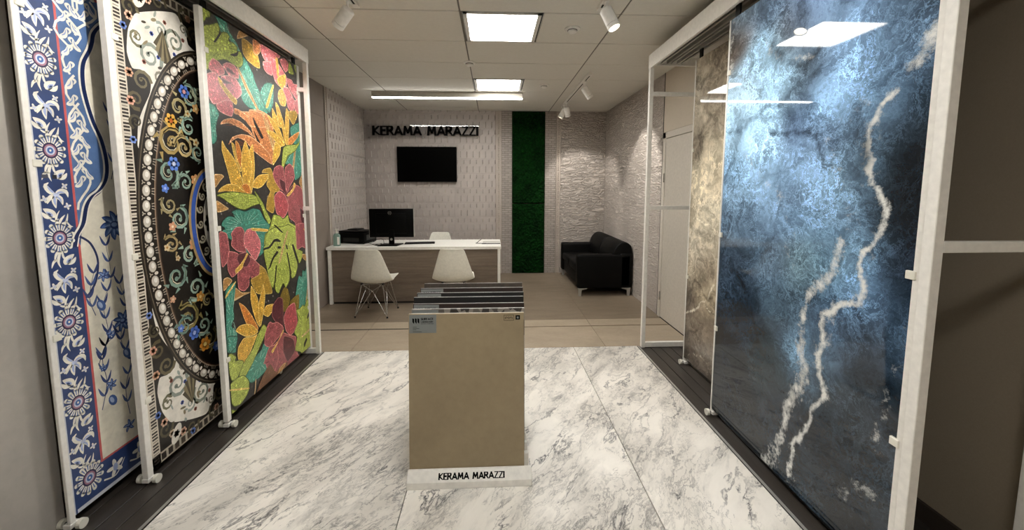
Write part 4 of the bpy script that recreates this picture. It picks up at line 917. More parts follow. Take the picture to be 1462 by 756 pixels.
def leaf(pts, w_, c, mirror=True):      # a stroke tapering at both ends
    P = [np.array(q, float) for q in pts]; n = 9; out = []
    for i in range(n):
        t_ = i / (n - 1) * (len(P) - 1); k = min(int(t_), len(P) - 2); s_ = t_ - k; p0 = P[max(k - 1, 0)]; p1 = P[k]; p2 = P[k + 1]; p3 = P[min(k + 2, len(P) - 1)]; m1, m2 = (p2 - p0) * .5, (p3 - p1) * .5
        out.append((2 * s_ ** 3 - 3 * s_ ** 2 + 1) * p1 + (s_ ** 3 - 2 * s_ ** 2 + s_) * m1 + (-2 * s_ ** 3 + 3 * s_ ** 2) * p2 + (s_ ** 3 - s_ ** 2) * m2)
    L_, R2 = [], []
    for i, q in enumerate(out):
        d = out[min(i + 1, n - 1)] - out[max(i - 1, 0)]; d = d / (np.linalg.norm(d) + 1e-9); nn = np.array((-d[1], d[0])); ww = w_ / 2 * math.sin(PI * min(1, (i / (n - 1)) ** .75)) + .0006
        L_.append(tuple(q + nn * ww)); R2.append(tuple(q - nn * ww))
    A.poly(L_ + R2[::-1], c, mirror)
k = 0; v = 1.30
while v < Hh - .18:     # interlacing cream ribbons with leaves and curls
    A.l = 6; wd = .055 if v > 2.05 else .035
    for ph in (0, PI):
        for cu in ((.185, .27) if v > 2.02 else (.185,)):
            q = [(cu + wd * math.sin(ph + (v + j * .03) * 2 * PI / .26), v + j * .03) for j in range(3)]
            if all(inreg(a_ + .006, b_) for a_, b_ in q): A.l = 6 + (.3 if ph else 0); A.stroke(q, .010, CREAM, mirror=True, smooth=False)
    v += .06
for k in range(30):
    v = 1.34 + k * .036; A.l = 6.6
    for cu, sg in ((.168, 1), (.215, -1), (.255, 1), (.30, -1), (.36, 1)):
        if (k + int(cu * 100)) % 2 == 0 and inreg(cu + .03, v):
            leaf([(cu - .02 * sg, v - .02), (cu + .004 * sg, v - .006), (cu + .012 * sg, v + .028)], .020, CREAM)
            leaf([(cu + .012 * sg, v + .028), (cu + .028 * sg, v + .02), (cu + .018 * sg, v + .002)], .010, CREAM)
            A.l = 6.9; leaf([(cu - .010 * sg, v - .012), (cu + .004 * sg, v), (cu + .009 * sg, v + .018)], .004, '8fa3cc'); A.l = 6.6
# cream field flowers
def bloom(cu, cv, r, n=8):
    for kk, (rr, w_, c) in enumerate(((r, .42, '2f4a84'), (r * .9, .26, '5674ac'), (r * .7, .12, '9db0d6'))):
        A.l = 7 + kk * .15
        for i in range(n):
            a = 2 * PI * i / n + .3; leaf([(cu, cv), (cu + rr * .6 * math.cos(a), cv + rr * .6 * math.sin(a)), (cu + rr * math.cos(a + .15), cv + rr * math.sin(a + .15))], rr * w_, c)
    A.l = 7.5; A.ell(cu, cv, r * .32, r * .28, '2b417a', n=14, mirror=True); A.l = 7.6; A.ell(cu - .003, cv + .003, r * .2, r * .15, '8ea6d2', n=12, mirror=True)
def leafy(pts, w0=.004):
    A.l = 6.5; A.stroke(pts, w0, '3c4a72', .002, True)
    for i in range(1, len(pts)):
        for f_ in (0, .5):
            u, v = pts[i][0] * (1 - f_) + pts[i - 1][0] * f_, pts[i][1] * (1 - f_) + pts[i - 1][1] * f_
            for sg in (-1, 1): leaf([(u, v), (u + sg * .014, v + .02), (u + sg * .026, v + .052)], .011, '4a5f94' if f_ else '3a4a7c')
leafy([(.165, .40), (.20, .52), (.19, .64), (.23, .76), (.22, .90), (.27, 1.02), (.26, 1.18)]); leafy([(.30, .30), (.29, .44), (.33, .58), (.29, .70), (.33, .86), (.31, .98)]); leafy([(.17, .62), (.21, .70), (.28, .74)]); leafy([(.35, .90), (.40, 1.05), (.45, 1.3), (.43, 1.6)]); leafy([(.45, .40), (.48, .7), (.45, .95)])
leafy([(.32, 1.50), (.36, 1.66), (.34, 1.82)]); leafy([(.18, .86), (.16, .95), (.19, 1.06)])
bloom(.315, 1.275, .075, 9); bloom(.31, .79, .055); bloom(.235, 1.04, .032, 6); bloom(.24, .75, .022, 5); bloom(.45, 1.02, .07, 9); bloom(.50, 1.7, .08, 10); bloom(.22, .50, .03, 6); bloom(.52, .5, .06, 8); bloom(.29, .245, .034, 5); bloom(.19, .60, .02, 5); bloom(.50, 1.35, .06, 8)
for cu, cv in ((.22, .42), (.315, .62), (.21, .90)):
    A.l = 7.5; A.ell(cu, cv, .02, .03, '4c669c', .4, 12, True); A.l = 7.7; A.ell(cu - .004, cv + .003, .009, .018, 'a8b8d6', .4, 10, True)
def rosette(cu, cv, r=.052, cr=CREAM):
    A.l = 9
    for i in range(13):
        a = 2 * PI * i / 13 + .2; A.stroke([(cu + r * .5 * math.cos(a), cv + r * .5 * 1.15 * math.sin(a)), (cu + r * .98 * math.cos(a), cv + r * 1.15 * math.sin(a))], r * .20, cr, r * .34, True, smooth=False)
        A.ell(cu + r * .99 * math.cos(a), cv + r * 1.17 * math.sin(a), r * .17, r * .17, cr, n=8, mirror=True)
    A.l = 9.3
    for i in range(13):
        a = 2 * PI * i / 13 + .2; A.stroke([(cu + r * .6 * math.cos(a), cv + r * .6 * 1.15 * math.sin(a)), (cu + r * .95 * math.cos(a), cv + r * 1.1 * math.sin(a))], r * .06, '6a7fb0', r * .10, True, smooth=False)
    A.l = 9.6; A.ell(cu, cv, r * .56, r * .62, '33294e', mirror=True); A.l = 9.8; A.ell(cu, cv, r * .44, r * .48, 'a87a8c', mirror=True); A.l = 10; A.ell(cu, cv, r * .33, r * .36, 'c9cde0', mirror=True); A.l = 10.2; A.ell(cu, cv, r * .22, r * .24, '3f66a8', mirror=True); A.l = 10.4; A.ell(cu, cv, r * .08, r * .09, CREAM, n=10, mirror=True)
def star(cu, cv, r, rot=0): A.l = 8.6; A.petals(cu, cv, r, 4, CREAM, .55, rot=rot, mirror=True); A.l = 8.8; A.petals(cu, cv, r * .6, 4, 'a8b6dc', .3, rot=rot, mirror=True)
def bud(cu, cv, sg):
    A.l = 8.4; leaf([(cu - .02 * sg, cv - .014), (cu - .004 * sg, cv + .008), (cu + .022 * sg, cv + .026)], .030, CREAM); leaf([(cu - .01 * sg, cv - .012), (cu + .014 * sg, cv - .006), (cu + .028 * sg, cv + .012)], .018, CREAM)
    A.l = 8.7; leaf([(cu - .012 * sg, cv - .008), (cu, cv + .004), (cu + .012 * sg, cv + .012)], .012, 'a8b6dc'); A.l = 8.9; leaf([(cu - .006 * sg, cv - .004), (cu + .002 * sg, cv + .003), (cu + .008 * sg, cv + .004)], .006, NAVY)
for i in range(-1, 6):
    z = 2.045 - Z0 - .3735 * i; rosette(RU, z, .054) if i < 5 else rosette(RU + .014, z, .058)
    if i == 5: continue
    c0 = RU; A.l = 8
    for pts, w_ in (([(.0, -.05), (-.012, -.08), (-.016, -.105), (-.008, -.13)], .011), ([(-.004, -.05), (-.022, -.07), (-.030, -.10)], .010), ([(.002, -.055), (.006, -.085), (.022, -.105)], .008), ([(-.016, -.09), (-.034, -.10), (-.044, -.125)], .010), ([(.0, -.318), (.012, -.295), (.030, -.275)], .010), ([(.01, -.32), (.032, -.305), (.042, -.27)], .009), ([(-.004, -.315), (-.006, -.285), (.010, -.255)], .008), ([(.03, -.30), (.046, -.325), (.058, -.33)], .006), ([(-.02, -.135), (-.035, -.15), (-.03, -.175)], .007), ([(-.03, -.29), (-.012, -.30), (.004, -.29)], .007)):
        leaf([(c0 + a_, z + b_) for a_, b_ in pts], w_, CREAM)
    bud(c0 + .028, z - .105, 1); bud(c0 - .030, z - .270, -1)
    A.l = 8.2      # bell flower
    for pts, w_ in (([(0, -.185), (-.02, -.172), (-.034, -.148), (-.022, -.138)], .020), ([(0, -.185), (.022, -.172), (.045, -.176), (.05, -.20)], .020), ([(0, -.19), (-.006, -.215), (-.002, -.245)], .020), ([(0, -.19), (-.022, -.20), (-.034, -.225)], .018), ([(0, -.19), (.020, -.205), (.026, -.232)], .018)):
        leaf([(c0 + a_, z + b_) for a_, b_ in pts], w_, CREAM)
    A.l = 8.5
    for pts, w_ in (([(-.004, -.18), (-.018, -.165), (-.027, -.15)], .007), ([(.006, -.182), (.022, -.176), (.038, -.18)], .007), ([(-.003, -.195), (-.005, -.215), (-.002, -.232)], .008), ([(.004, -.195), (.016, -.205), (.021, -.222)], .007)):
        leaf([(c0 + a_, z + b_) for a_, b_ in pts], w_, 'a3b2dc')
    A.ell(c0 + .004, z - .188, .012, .009, 'c4cdea', mirror=True)
    star(c0 - .042, z - .205, .017, .3); star(c0 + .040, z - .150, .015, .6); star(c0 + .044, z - .238, .016, .2)
for cu in (.20, .335, .47):      # bottom border
    A.l = 8; A.petals(cu, .085, .045, 5, CREAM, .45, rot=.5); A.l = 8.4; A.ell(cu, .085, .012, .02, 'a8b6dc'); A.l = 8; A.stroke([(cu - .06, .06), (cu, .045), (cu + .05, .10)], .008, CREAM, .003)
    A.petals(W - cu, .085, .045, 5, CREAM, .45, rot=.5)
A.l = 11; A.rect(-U0 + .045, 1.52, .075, 1.522, '3a3a40'); A.rect(.02, 1.50, .045, 1.515, '4a4c58'); A.rect(.06, 1.497, .078, 1.515, '2a2c34')
A.build('printed_face', M['print'], tb, 1, -hw + U0, Z0)

# --- grey slab behind board 1
t = thing('display_slab', 'plain grey stone slab standing at the left edge of the picture', 'stone slab', (-1.945, 1.23, 0))
MB().box(-.02, .012, -.62, .50, 0, 2.55).build('slab', M['greyslab'], t, bevel=.002)
MB().box(-.024, .014, -.62, .50, 2.55, 2.58).build('top_rail', M['white'], t)

# --- onyx slabs on the right (dense colour grids carry the stone's colours with the light on it painted in; the shader adds veins)
def grid_face(name, mat, parent, W, Hh, ctrl, foam, dark, yoff, zoff, off, res=.011, sig=.085, kind=1):
    nu, nv = int(W / res), int(Hh / res); U, V = np.meshgrid(np.linspace(0, W, nu), np.linspace(0, Hh, nv))
    P = np.stack([U.ravel(), V.ravel()], 1); C0 = np.array([[a, b - zoff] for a, b, c in ctrl]); CC = np.array([srgb(c) for a, b, c in ctrl]) ** (1.28 if kind else 1.0) * (1.25 if kind else 1.0)
    d = ((P[:, None, :] - C0[None]) ** 2).sum(2); d2 = d - d.min(1, keepdims=True); ww = np.exp(-d2 / (2 * sig * sig)); ww /= ww.sum(1, keepdims=True); col = ww @ CC
    r2 = np.random.default_rng(3); Pw = P.copy()
    for o_ in range(26):
        fq = 5 * 1.19 ** o_; th = r2.uniform(0, 2 * PI); ph = r2.uniform(0, 2 * PI, 2); am = .055 / fq ** .9
        q = (P[:, 0] * math.cos(th) + P[:, 1] * math.sin(th)) * fq
        Pw[:, 0] += am * np.sin(q * 2 + ph[0]); Pw[:, 1] += am * np.sin(q * 2 + ph[1])
    def dist(pl):
        best = np.full(len(P), 9.0)
        for a, b in zip(pl, pl[1:]):
            a = np.array((a[0], a[1] - zoff)); b = np.array((b[0], b[1] - zoff)); ab = b - a; t_ = np.clip(((Pw - a) @ ab) / (ab @ ab + 1e-9), 0, 1)
            best = np.minimum(best, np.linalg.norm(Pw - a - t_[:, None] * ab, axis=1))
        return best
    fm = np.zeros(len(P)); dm = np.zeros(len(P))
    for w_, k, pl in foam: fm = np.maximum(fm, k * np.exp(-(dist(pl) / w_) ** 2 / 1.6))
    for w_, k, pl in dark: dm = np.maximum(dm, k * np.exp(-(dist(pl) / w_) ** 2 / 1.6))
    vs = [(off, yoff + u, zoff + v) for u, v in P]
    ii = np.arange(nu - 1); fs = []
    for j in range(nv - 1):
        a = j * nu + ii; fs += list(zip((a + nu).tolist(), (a + nu + 1).tolist(), (a + 1).tolist(), a.tolist()))
    me = D.meshes.new(name); me.from_pydata(vs, [], fs)
    for nm, arr3 in (('Col', col), ('Mask', np.stack([fm, dm, fm * 0], 1))):
        at = me.color_attributes.new(nm, 'FLOAT_COLOR', 'POINT'); q = np.ones((len(P), 4), np.float32); q[:, :3] = arr3; at.data.foreach_set('color', q.ravel())
    me.materials.append(mat); me.update(); o = D.objects.new(name, me); COL.objects.link(o); o.parent = parent; return o
tb, hw = board('sliding_display_board', 'glossy blue onyx slab with white foam-like veins on the right frame', 1.452, 1.215, 2.44, -1, z0=.045, z1=2.53, clips=(.585, 1.2, 2.2), cat='stone slab', pf=.053, pf2=.010)
grid_face('polished_face', M['blueonyx'], tb, 1.162, 2.485, [(u - .028, v, c) for u, v, c in BLUE_C], [(a, k, [(u - .028, v) for u, v in p]) for a, k, p in BLUE_F], [(a, k, [(u - .028, v) for u, v in p]) for a, k, p in BLUE_D], -hw + .053, .045, .0035)
tb, hw = board('sliding_display_board', 'glossy beige and brown onyx slab partly hidden behind the blue slab', 1.632, 1.99, 3.19, -1, z0=.06, z1=2.53, clips=(.75, 1.8), cat='stone slab', pf2=.008)
grid_face('polished_face', M['beigeonyx'], tb, 1.158, 2.47, BEIGE_C, BEIGE_F, BEIGE_D, -hw + .034, .06, .0035, sig=.09, kind=0)
# small printed tags on the slabs
for x, yy, z in ((1.452, 2.40, 1.66), (1.632, 3.14, 1.62)):
    pass
# ================================================================== DESK
t = thing('reception_desk', 'long reception desk with white top and ends and taupe wood front', 'desk', (-1.0, 5.38, 0))
DX0, DX1, DY0, DY1 = -1.13, 1.10, -.33, .35
MB().box(DX0, DX1, DY0, DY1, .712, .75).build('desktop', M['white_lac'], t, bevel=.002)
MB().box(DX0 + .012, DX0 + .05, DY0 + .01, DY1 - .01, 0, .712).build('end_panel', M['white_lac'], t, bevel=.002)
MB().box(DX1 - .045, DX1 - .01, DY0 + .01, DY1 - .01, 0, .712).build('end_panel', M['white_lac'], t, bevel=.002)
fp = MB()
for z0, z1 in ((.025, .245), (.248, .478), (.481, .711)):
    MB().box(DX0 + .05, DX1 - .045, DY0 + .04, DY0 + .06, z0, z1).build('front_panel', M['woodpanel'], t, bevel=.0015)
MB().box(DX0 + .05, DX1 - .045, DY0 + .05, DY0 + .06, 0, .025).build('gap_shade', M['dark'], t)  # dark strip standing in for the shade of the gap below the panels

# ================================================================== CHAIRS (shell on wire base); local +y is the front of the chair
def shell_chair(lab, x, y, rz, first=None):
    if first is not None:
        c = tree_copy(first); c['label'] = lab; c.location = (x, y, 0); c.rotation_euler = (0, 0, rz); return c
    t = thing('shell_chair', lab, 'chair', (x, y, 0), rz, 'white shell chairs at the desk')
    prof = [(.235, .415, .175), (.215, .440, .205), (.15, .436, .225), (.05, .415, .236), (-.05, .398, .244), (-.115, .392, .250), (-.155, .410, .250), (-.18, .455, .243), (-.198, .52, .226), (-.212, .59, .204), (-.226, .66, .182), (-.238, .725, .162), (-.247, .775, .147), (-.252, .802, .134), (-.2535, .812, .115)]
    nt = 16; vs = []; N = len(prof)
    for i, (py, pz, hwid) in enumerate(prof):
        p0 = prof[max(i - 1, 0)]; p1 = prof[min(i + 1, N - 1)]; ty, tz = p1[0] - p0[0], p1[1] - p0[1]; L = math.hypot(ty, tz); ny, nz = tz / L, -ty / L     # inward/up normal
        if nz < 0 and abs(nz) > abs(ny): ny, nz = -ny, -nz
        if abs(ny) >= abs(nz) and ny < 0: ny, nz = -ny, -nz
        curl = (.008, .014, .026, .045, .06, .055, .045, .038, .034, .03, .028, .026, .02, .012, .006)[i]
        for j in range(nt + 1):
            q = -1 + 2 * j / nt; k = curl * abs(q) ** 2.6
            vs.append((q * hwid, py + ny * k, pz + nz * k - (.012 * q * q if i == 0 else 0)))
    fs = [(i * (nt + 1) + j, i * (nt + 1) + j + 1, (i + 1) * (nt + 1) + j + 1, (i + 1) * (nt + 1) + j) for i in range(N - 1) for j in range(nt)]
    me = D.meshes.new('shell'); me.from_pydata(vs, [], fs); bm = bmesh.new(); bm.from_mesh(me)
    bmesh.ops.recalc_face_normals(bm, faces=bm.faces); bmesh.ops.solidify(bm, geom=bm.faces[:], thickness=.007)
    bmesh.ops.recalc_face_normals(bm, faces=bm.faces); bm.to_mesh(me); bm.free()
    for p in me.polygons: p.use_smooth = True
    me.materials.append(M['plastic']); o = D.objects.new('shell', me); COL.objects.link(o); o.parent = t
    md = o.modifiers.new('sub', 'SUBSURF'); md.levels = 1; md.render_levels = 1
    r = .0045
    tops = {}
    for sx in (-1, 1):
        for sy in (-1, 1):
            foot = (sx * .19, sy * .19 + .0, .012); top = (sx * .125, sy * .12 - .01, .385); tops[sx, sy] = top
            lg = MB().tube(foot, top, r * 1.3).tube(foot, (sx * .02, sy * .13 - .01, .28), r).tube(foot, (sx * .13, sy * .02, .28), r).build('leg', M['chrome'], t, smooth=True)
            MB().lathe([(.011, 0), (.011, .012), (.007, .02)], (sx * .19, sy * .19, 0), 10).build('foot_glide', M['rubber'], lg)
    b = MB()
    for s_ in (-1, 1):
        b.tube((s_ * .02, .12, .29), (-s_ * .125, s_ * 0 + .11, .385), r); b.tube((s_ * .02, -.14, .29), (-s_ * .125, -.13, .385), r)
        b.tube((s_ * .13, .02, .29), (s_ * .125, -.12, .385), r); b.tube((s_ * .13, -.02, .29), (s_ * .125, .11, .385), r)
        b.tube((s_ * .125, -.13, .385), (s_ * .125, .11, .385), r); b.tube((-.125, s_ * .12 - .01, .385), (.125, s_ * .12 - .01, .385), r)
    b.build('cross_wires', M['chrome'], t, smooth=True)
    for sx in (-1, 1):
        for sy in (-1, 1): MB().lathe([(.016, 0), (.016, .016)], (sx * .125, sy * .115 - .008, .378), 10).build('mount_pad', M['rubber'], t)
    pass
    return t
ch = shell_chair('white shell chair facing the left half of the desk, its wire legs in view', -1.405, 4.70, -.09)
shell_chair('white shell chair facing the right half of the desk, partly behind the tile samples', -.475, 4.72, 0, ch)
shell_chair('white shell chair behind the desk, only the top of its back showing', -.83, 5.92, PI, ch)

# ================================================================== SOFA
t = thing('sofa', 'black leather two-seat sofa with metal legs against the right wall', 'sofa', (1.555, 5.98, 0))
bl = M['leather']
rbox(MB().box(-.36, .38, -.56, .56, .115, .30), 'base', bl, t, .02)
rbox(MB().box(-.395, .37, -.69, -.55, .11, .585), 'armrest', bl, t, .035, 4)
rbox(MB().box(-.395, .37, .55, .69, .11, .575), 'armrest', bl, t, .035, 4)
rbox(MB().box(.20, .385, -.69, .69, .115, .60), 'back_frame', bl, t, .03)
for y0, y1 in ((-.548, -.002), (.002, .548)):
    c = rbox(MB().box(-.385, .17, y0, y1, .30, .425), 'seat_cushion', bl, t, .035, 4)
    MB().box(-.387, -.38, y0 + .03, y1 - .03, .357, .362).build('seam', M['rubber'], c)
b = MB()     # padded back roll: profile in (x,z) extruded along y
pr = [(.13, .40), (.09, .45), (.095, .56), (.13, .66), (.18, .725), (.24, .752), (.31, .745), (.365, .70), (.385, .62), (.385, .50), (.30, .42)]
for y0, y1 in ((-.67, -.003), (.003, .67)):
    rbox(MB().prism([(x, z) for x, z in cat_rom(pr, 3)], lambda a, z, d: (a, d, z), y0, y1), 'back_cushion', bl, t, .02, 3)
for sx, sy in ((-1, -1), (1, -1), (-1, 1), (1, 1)):
    x, y = (-.35 if sx < 0 else .335), sy * .665
    dx = .10 * -sx
    MB().prism([(x - .018, 0), (x + .018, 0), (x + .022, .085), (x + max(dx, .03), .105), (x + max(dx, .03), .112), (x + min(dx, -.03), .112), (x + min(dx, -.03), .105), (x - .022, .085)] , lambda a, z, d: (a, d, z), y - .018, y + .012).build('leg', M['alu'], t, bevel=.001)

# ================================================================== SAMPLE RACK
t = thing('sample_rack', 'low white floor rack lettered KERAMA MARAZZI holding the upright tile samples', 'display rack', (-.125, 1.87, 0))
MB().box(-.315, .315, .0, .90, 0, .03).build('base', M['white_lac'], t, bevel=.002)
MB().prism([(-.012, 0), (-.006, .032), (.028, .072), (.045, .072), (.045, 0)], lambda a, z, d: (d, a, z), -.317, .318).build('front_lip', M['white_lac'], t, bevel=.0015)
nrm = Vector((0, -.04, .034)).normalized(); tx = Vector((0, .034, .040)).normalized()
lp = D.objects.new('lettering', None); COL.objects.link(lp); lp.parent = t
for c, b in text_mb('KERAMA MARAZZI', .030, lambda a, z, d: tuple(Vector((-.155 + a, -.006, .032)) + tx * (.011 + z) + nrm * (.0002 + d)), sw=.26, d0=0, d1=.0008, total=.33):
    b.build('letter', M['letter'], lp)
slots = [.098, .183, .268, .355, .45, .55, .66, .76]
for i, y in enumerate(slots[:-1]):
    MB().box(-.29, .308, y - .012, y + .012, .03, .11).build('divider', M['white_lac'], t, bevel=.002)
# boards: (front y at base, left x, right x, top z, top y, material, label present, description)
SB = [(1.915, -.437, .157, .868, 1.985, 'samplebeige', 2, 'beige tile sample board at the front of the rack, with grey label'),
      (2.01, -.437, .166, .868, 2.062, 'terrazzo', 1, 'grey speckled tile sample board, second in the rack from the front'),
      (2.09, -.446, .172, .870, 2.15, 'samplebrown', 1, 'dark reddish-brown tile sample board, third in the rack from the front'),
      (2.18, -.455, .172, .888, 2.215, 'sampledark', 0, 'black tile sample board without label, fourth in the rack from the front'),
      (2.27, -.457, .182, .885, 2.32, 'sampledark', 1, 'black tile sample board with grey label, fifth in the rack from the front'),
      (2.37, -.457, .186, .885, 2.43, 'samplebrown', 1, 'dark brown tile sample board with grey label, second in the rack from the back'),
      (2.46, -.452, .190, .888, 2.54, 'samplewood', 0, 'grey-brown wood-look tile sample board, last at the back of the rack')]
for yb, xl, xr, zt, yt, mt, lab, desc in SB:
    W = xr - xl; z0 = .032; L = math.hypot(zt - z0, yt - yb); ang = -math.atan2(yt - yb, zt - z0)
    s = thing('tile_sample_board', desc, 'tile sample', ((xl + xr) / 2, yb, z0), 0, 'tile sample boards in the rack'); s.rotation_euler = (ang, 0, 0)
    MB().box(-W / 2, W / 2, 0, .012, 0, L).build('tile', M[mt], s, bevel=.001)
    MB().box(-W / 2, W / 2, .0125, .016, 0, L).build('backing', M['white'], s)
    if lab:
        x0 = -W / 2 + .004; lw = .138; z1 = L - .004
        lb = MB().box(x0, x0 + lw, -.0008, 0, z1 - .094, z1).build('label', M['labelgrey'], s)
        k = MB(); fn = lambda a, z, d: (a, -.0009 - d, z)
        for i in range(3):
            a0 = x0 + .016 + i * .013; k.prism([(a0, z1 - .017), (a0 + .009, z1 - .020), (a0 + .009, z1 - .044), (a0 + .006, z1 - .044), (a0, z1 - .036)], fn, 0, .0004)
        for c, b in text_mb('SURFACE', .011, lambda a, z, d: (x0 + .060 + a, -.0009 - d, z1 - .027 + z), sw=.24, d0=0, d1=.0004, total=.062): k.add(b.v, b.f)
        for c, b in text_mb('LABORATORY', .007, lambda a, z, d: (x0 + .060 + a, -.0009 - d, z1 - .040 + z), sw=.22, d0=0, d1=.0004, total=.062): k.add(b.v, b.f)
        for c, b in text_mb('KERAMA MARAZZI', .0035, lambda a, z, d: (x0 + .060 + a, -.0009 - d, z1 - .048 + z), sw=.22, d0=0, d1=.0004, total=.062): k.add(b.v, b.f)
        for i, (wd, zz) in enumerate(((.02, .062), (.033, .069), (.018, .076), (.045, .086))): k.prism([(x0 + .018, z1 - zz), (x0 + .018 + wd, z1 - zz), (x0 + .018 + wd, z1 - zz - .0015), (x0 + .018, z1 - zz - .0015)], fn, 0, .0004)
        k.build('label_print', M['letter'], lb)
    if lab == 2:
        z1 = L - .010; x1 = W / 2 - .014; fn = lambda a, z, d: (a, -.0004 - d, z); k = MB()
        def rc(a0, a1, b0, b1): k.prism([(a0, b0), (a1, b0), (a1, b1), (a0, b1)], fn, 0, .0005)
        rc(x1 - .090, x1 - .038, z1 - .002, z1); rc(x1 - .090, x1 - .038, z1 - .030, z1 - .0285); rc(x1 - .090, x1 - .0885, z1 - .03, z1); rc(x1 - .0395, x1 - .038, z1 - .03, z1)
        for i in range(7): rc(x1 - .084 + i * .006, x1 - .0815 + i * .006, z1 - .022 + (i % 3) * .002, z1 - .012 + (i % 2) * .003)
        rc(x1 - .029, x1 - .006, z1 - .026, z1 - .003)
        k.build('corner_mark', M['letter'], s)
        MB().prism([(x1 - .022, z1 - .020), (x1 - .013, z1 - .020), (x1 - .013, z1 - .010), (x1 - .022, z1 - .010)], lambda a, z, d: (a, -.001 - d, z), 0, .0003).build('corner_mark', M['labelgrey'], s)

# ================================================================== DESK ITEMS
ZT = .7502
t = thing('monitor', 'black computer monitor on the desk, seen from behind', 'monitor', (-1.35, 5.30, ZT))
rbox(MB().box(-.292, .292, -.045, -.012, .10, .478), 'casing', M['black'], t, .006, 2)
rbox(MB().box(-.20, .20, -.058, -.04, .15, .42), 'rear_cover', M['black'], t, .008, 2)
MB().box(-.286, .286, -.0125, -.011, .108, .472).build('screen', M['blackgloss'], t)
MB().box(-.293, .293, -.0125, -.008, .474, .481).box(-.294, -.290, -.046, -.008, .10, .48).box(.290, .294, -.046, -.008, .10, .48).build('bezel', M['alu'], t)
rg = MB()
for i in range(24):
    a, b_ = 2 * PI * i / 24, 2 * PI * (i + 1) / 24; rg.tube((-.018 + .022 * math.cos(a), -.0595, .425 + .022 * math.sin(a)), (-.018 + .022 * math.cos(b_), -.0595, .425 + .022 * math.sin(b_)), .0016, 6)
for c, b in text_mb('DELL', .012, lambda a, z, d: (-.033 + a, -.0592 - d, .419 + z), sw=.2, d0=0, d1=.001, total=.03): rg.add(b.v, b.f)
rg.build('emblem', M['alu'], t)
MB().box(-.035, .035, -.07, -.045, .0, .20).build('stand_neck', M['black'], t, bevel=.004)
MB().lathe([(.016, 0), (.016, .002)], (0, -.071, .075), 16, Vector((0, -1, 0))).build('cable_hole', M['alu'], t)
rbox(MB().prism([(-.15, -.20), (.10, -.20), (.14, .02), (-.12, .02)], lambda a, y, d: (a, y, d), 0, .012), 'stand_base', M['black'], t, .003, 2)
t = thing('keyboard', 'flat black keyboard lying on the desk right of the monitor stand', 'keyboard', (-1.0, 5.36, ZT), .12)
MB().box(-.20, .20, -.065, .065, 0, .012).build('body', M['black'], t, bevel=.003)
kb = MB()
for i in range(14):
    for j in range(4): kb.box(-.19 + i * .0272, -.166 + i * .0272, -.058 + j * .029, -.033 + j * .029, .012, .016)
kb.build('keys', M['rubber'], t)['kind'] = 'stuff'
# printer
t = thing('printer', 'black desktop printer at the left end of the desk', 'printer', (-1.88, 5.50, ZT), -.28)
rbox(MB().box(-.20, .20, -.15, .15, .008, .145), 'body', M['black'], t, .012, 3)
rbox(MB().box(-.195, .195, -.145, .145, .147, .172), 'scanner_lid', M['blackgloss'], t, .008, 2)
MB().box(-.12, .12, -.154, -.149, .03, .08).build('paper_slot', M['dark'], t)
MB().box(.2, .206, -.10, .10, .05, .12).build('control_panel', plain('dark grey plastic', '2e2e2e', .3), t, bevel=.002)
MB().prism([(-.15, .172), (.02, .172), (.0, .185), (-.14, .185)], lambda a, z, d: (a, d, z), -.02, .14).build('document_feeder', M['black'], t, bevel=.002)
for sx in (-1, 1):
    for sy in (-1, 1): MB().tube((sx * .17, sy * .12, 0), (sx * .17, sy * .12, .01), .012).build('foot', M['rubber'], t)
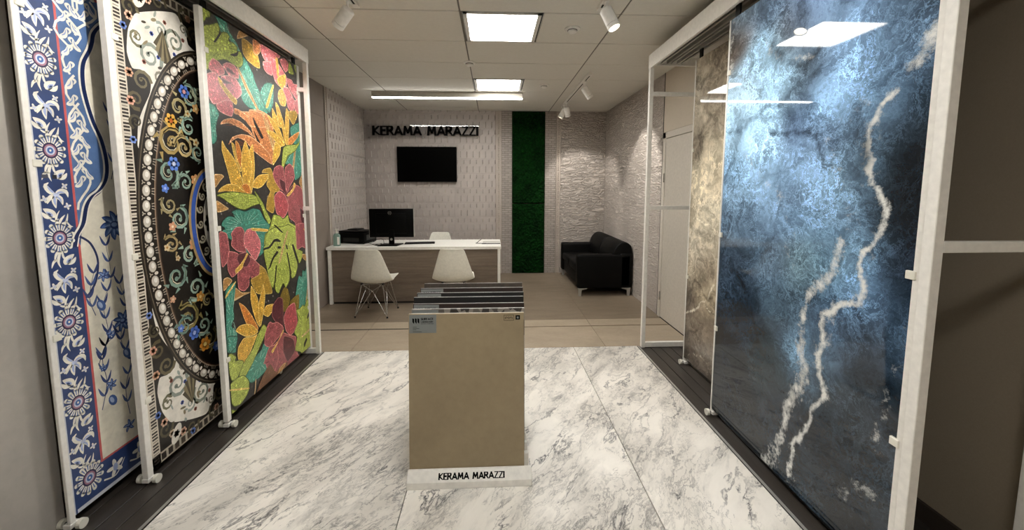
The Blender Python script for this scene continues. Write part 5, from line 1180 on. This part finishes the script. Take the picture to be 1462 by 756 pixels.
# sanitiser
t = thing('sanitiser_bottle', 'clear pump bottle of green hand gel at the left front of the desk', 'bottle', (-2.035, 5.17, ZT))
rbox(MB().prism([(-.040, 0), (.040, 0), (.040, .135), (.030, .155), (.014, .165), (-.014, .165), (-.030, .155), (-.040, .135)], lambda a, z, d: (a, d, z), -.022, .022), 'bottle', M['gel'], t, .006, 2)
MB().lathe([(.014, .165), (.014, .185), (.007, .19), (.007, .205)], n=16).build('collar', M['plastic'], t, smooth=True)
MB().tube((0, 0, .20), (0, 0, .218), .010, 12).box(-.020, .028, -.008, .008, .214, .224).build('pump_head', M['plastic'], t)
MB().box(.012, .0405, -.0235, -.0222, .02, .12).build('sticker', M['white_lac'], t)
# papers, pen, cables
t = thing('cable', 'thin black cables looping on the desk between printer and monitor', 'cable', (-1.6, 5.25, ZT))
q = MB()
def loop(pts):
    P = [Vector(p) for p in pts]; out = []
    for i in range(len(P) - 1):
        p0, p1, p2, p3 = P[max(i - 1, 0)], P[i], P[i + 1], P[min(i + 2, len(P) - 1)]
        for k in range(6):
            s_ = k / 6; out.append((2 * s_ ** 3 - 3 * s_ ** 2 + 1) * p1 + (s_ ** 3 - 2 * s_ ** 2 + s_) * (p2 - p0) / 2 + (-2 * s_ ** 3 + 3 * s_ ** 2) * p2 + (s_ ** 3 - s_ ** 2) * (p3 - p1) / 2)
    q.path(out + [P[-1]], .003, 6)
loop([(-.10, .12, .01), (.0, .0, .004), (.08, -.10, .004), (.12, -.04, .004), (.10, .02, .004)])
loop([(-.08, .20, .03), (.06, .22, .05), (.12, .10, .004), (.13, .08, .004), (.12, .03, .004)])
loop([(-.02, .04, .004), (.10, .05, .004), (.12, -.06, .004), (.04, -.04, .004), (.09, .10, .004)])
q.build('cable', M['rubber'], t)
t = thing('paper_sheet', 'small white card on the desk in front of the printer', 'paper', (-1.74, 5.17, ZT), .1)
MB().box(-.045, .045, -.03, .03, 0, .002).build('sheet', M['white_lac'], t)
t = thing('paper_stack', 'stack of white papers at the right end of the desk', 'paper', (-.02, 5.38, ZT), 0)
MB().box(-.13, .11, -.10, .12, 0, .005).build('sheets', M['white_lac'], t); MB().box(-.125, .112, -.095, .118, .0052, .0062).build('top_sheet', plain('printed paper', 'bdbab2', .7), t)
MB().box(-.135, .115, -.114, -.104, 0, .008).build('folder_spine', M['rubber'], t)
t = thing('pen_holder', 'thin black pen standing in a slanted holder left of the papers', 'pen', (-.20, 5.32, ZT))
MB().tube((-.03, 0, .004), (.035, .02, .055), .004, 8).build('pen', M['rubber'], t); MB().tube((-.04, -.01, .0045), (.10, -.03, .0045), .004, 8).build('stand', M['rubber'], t)
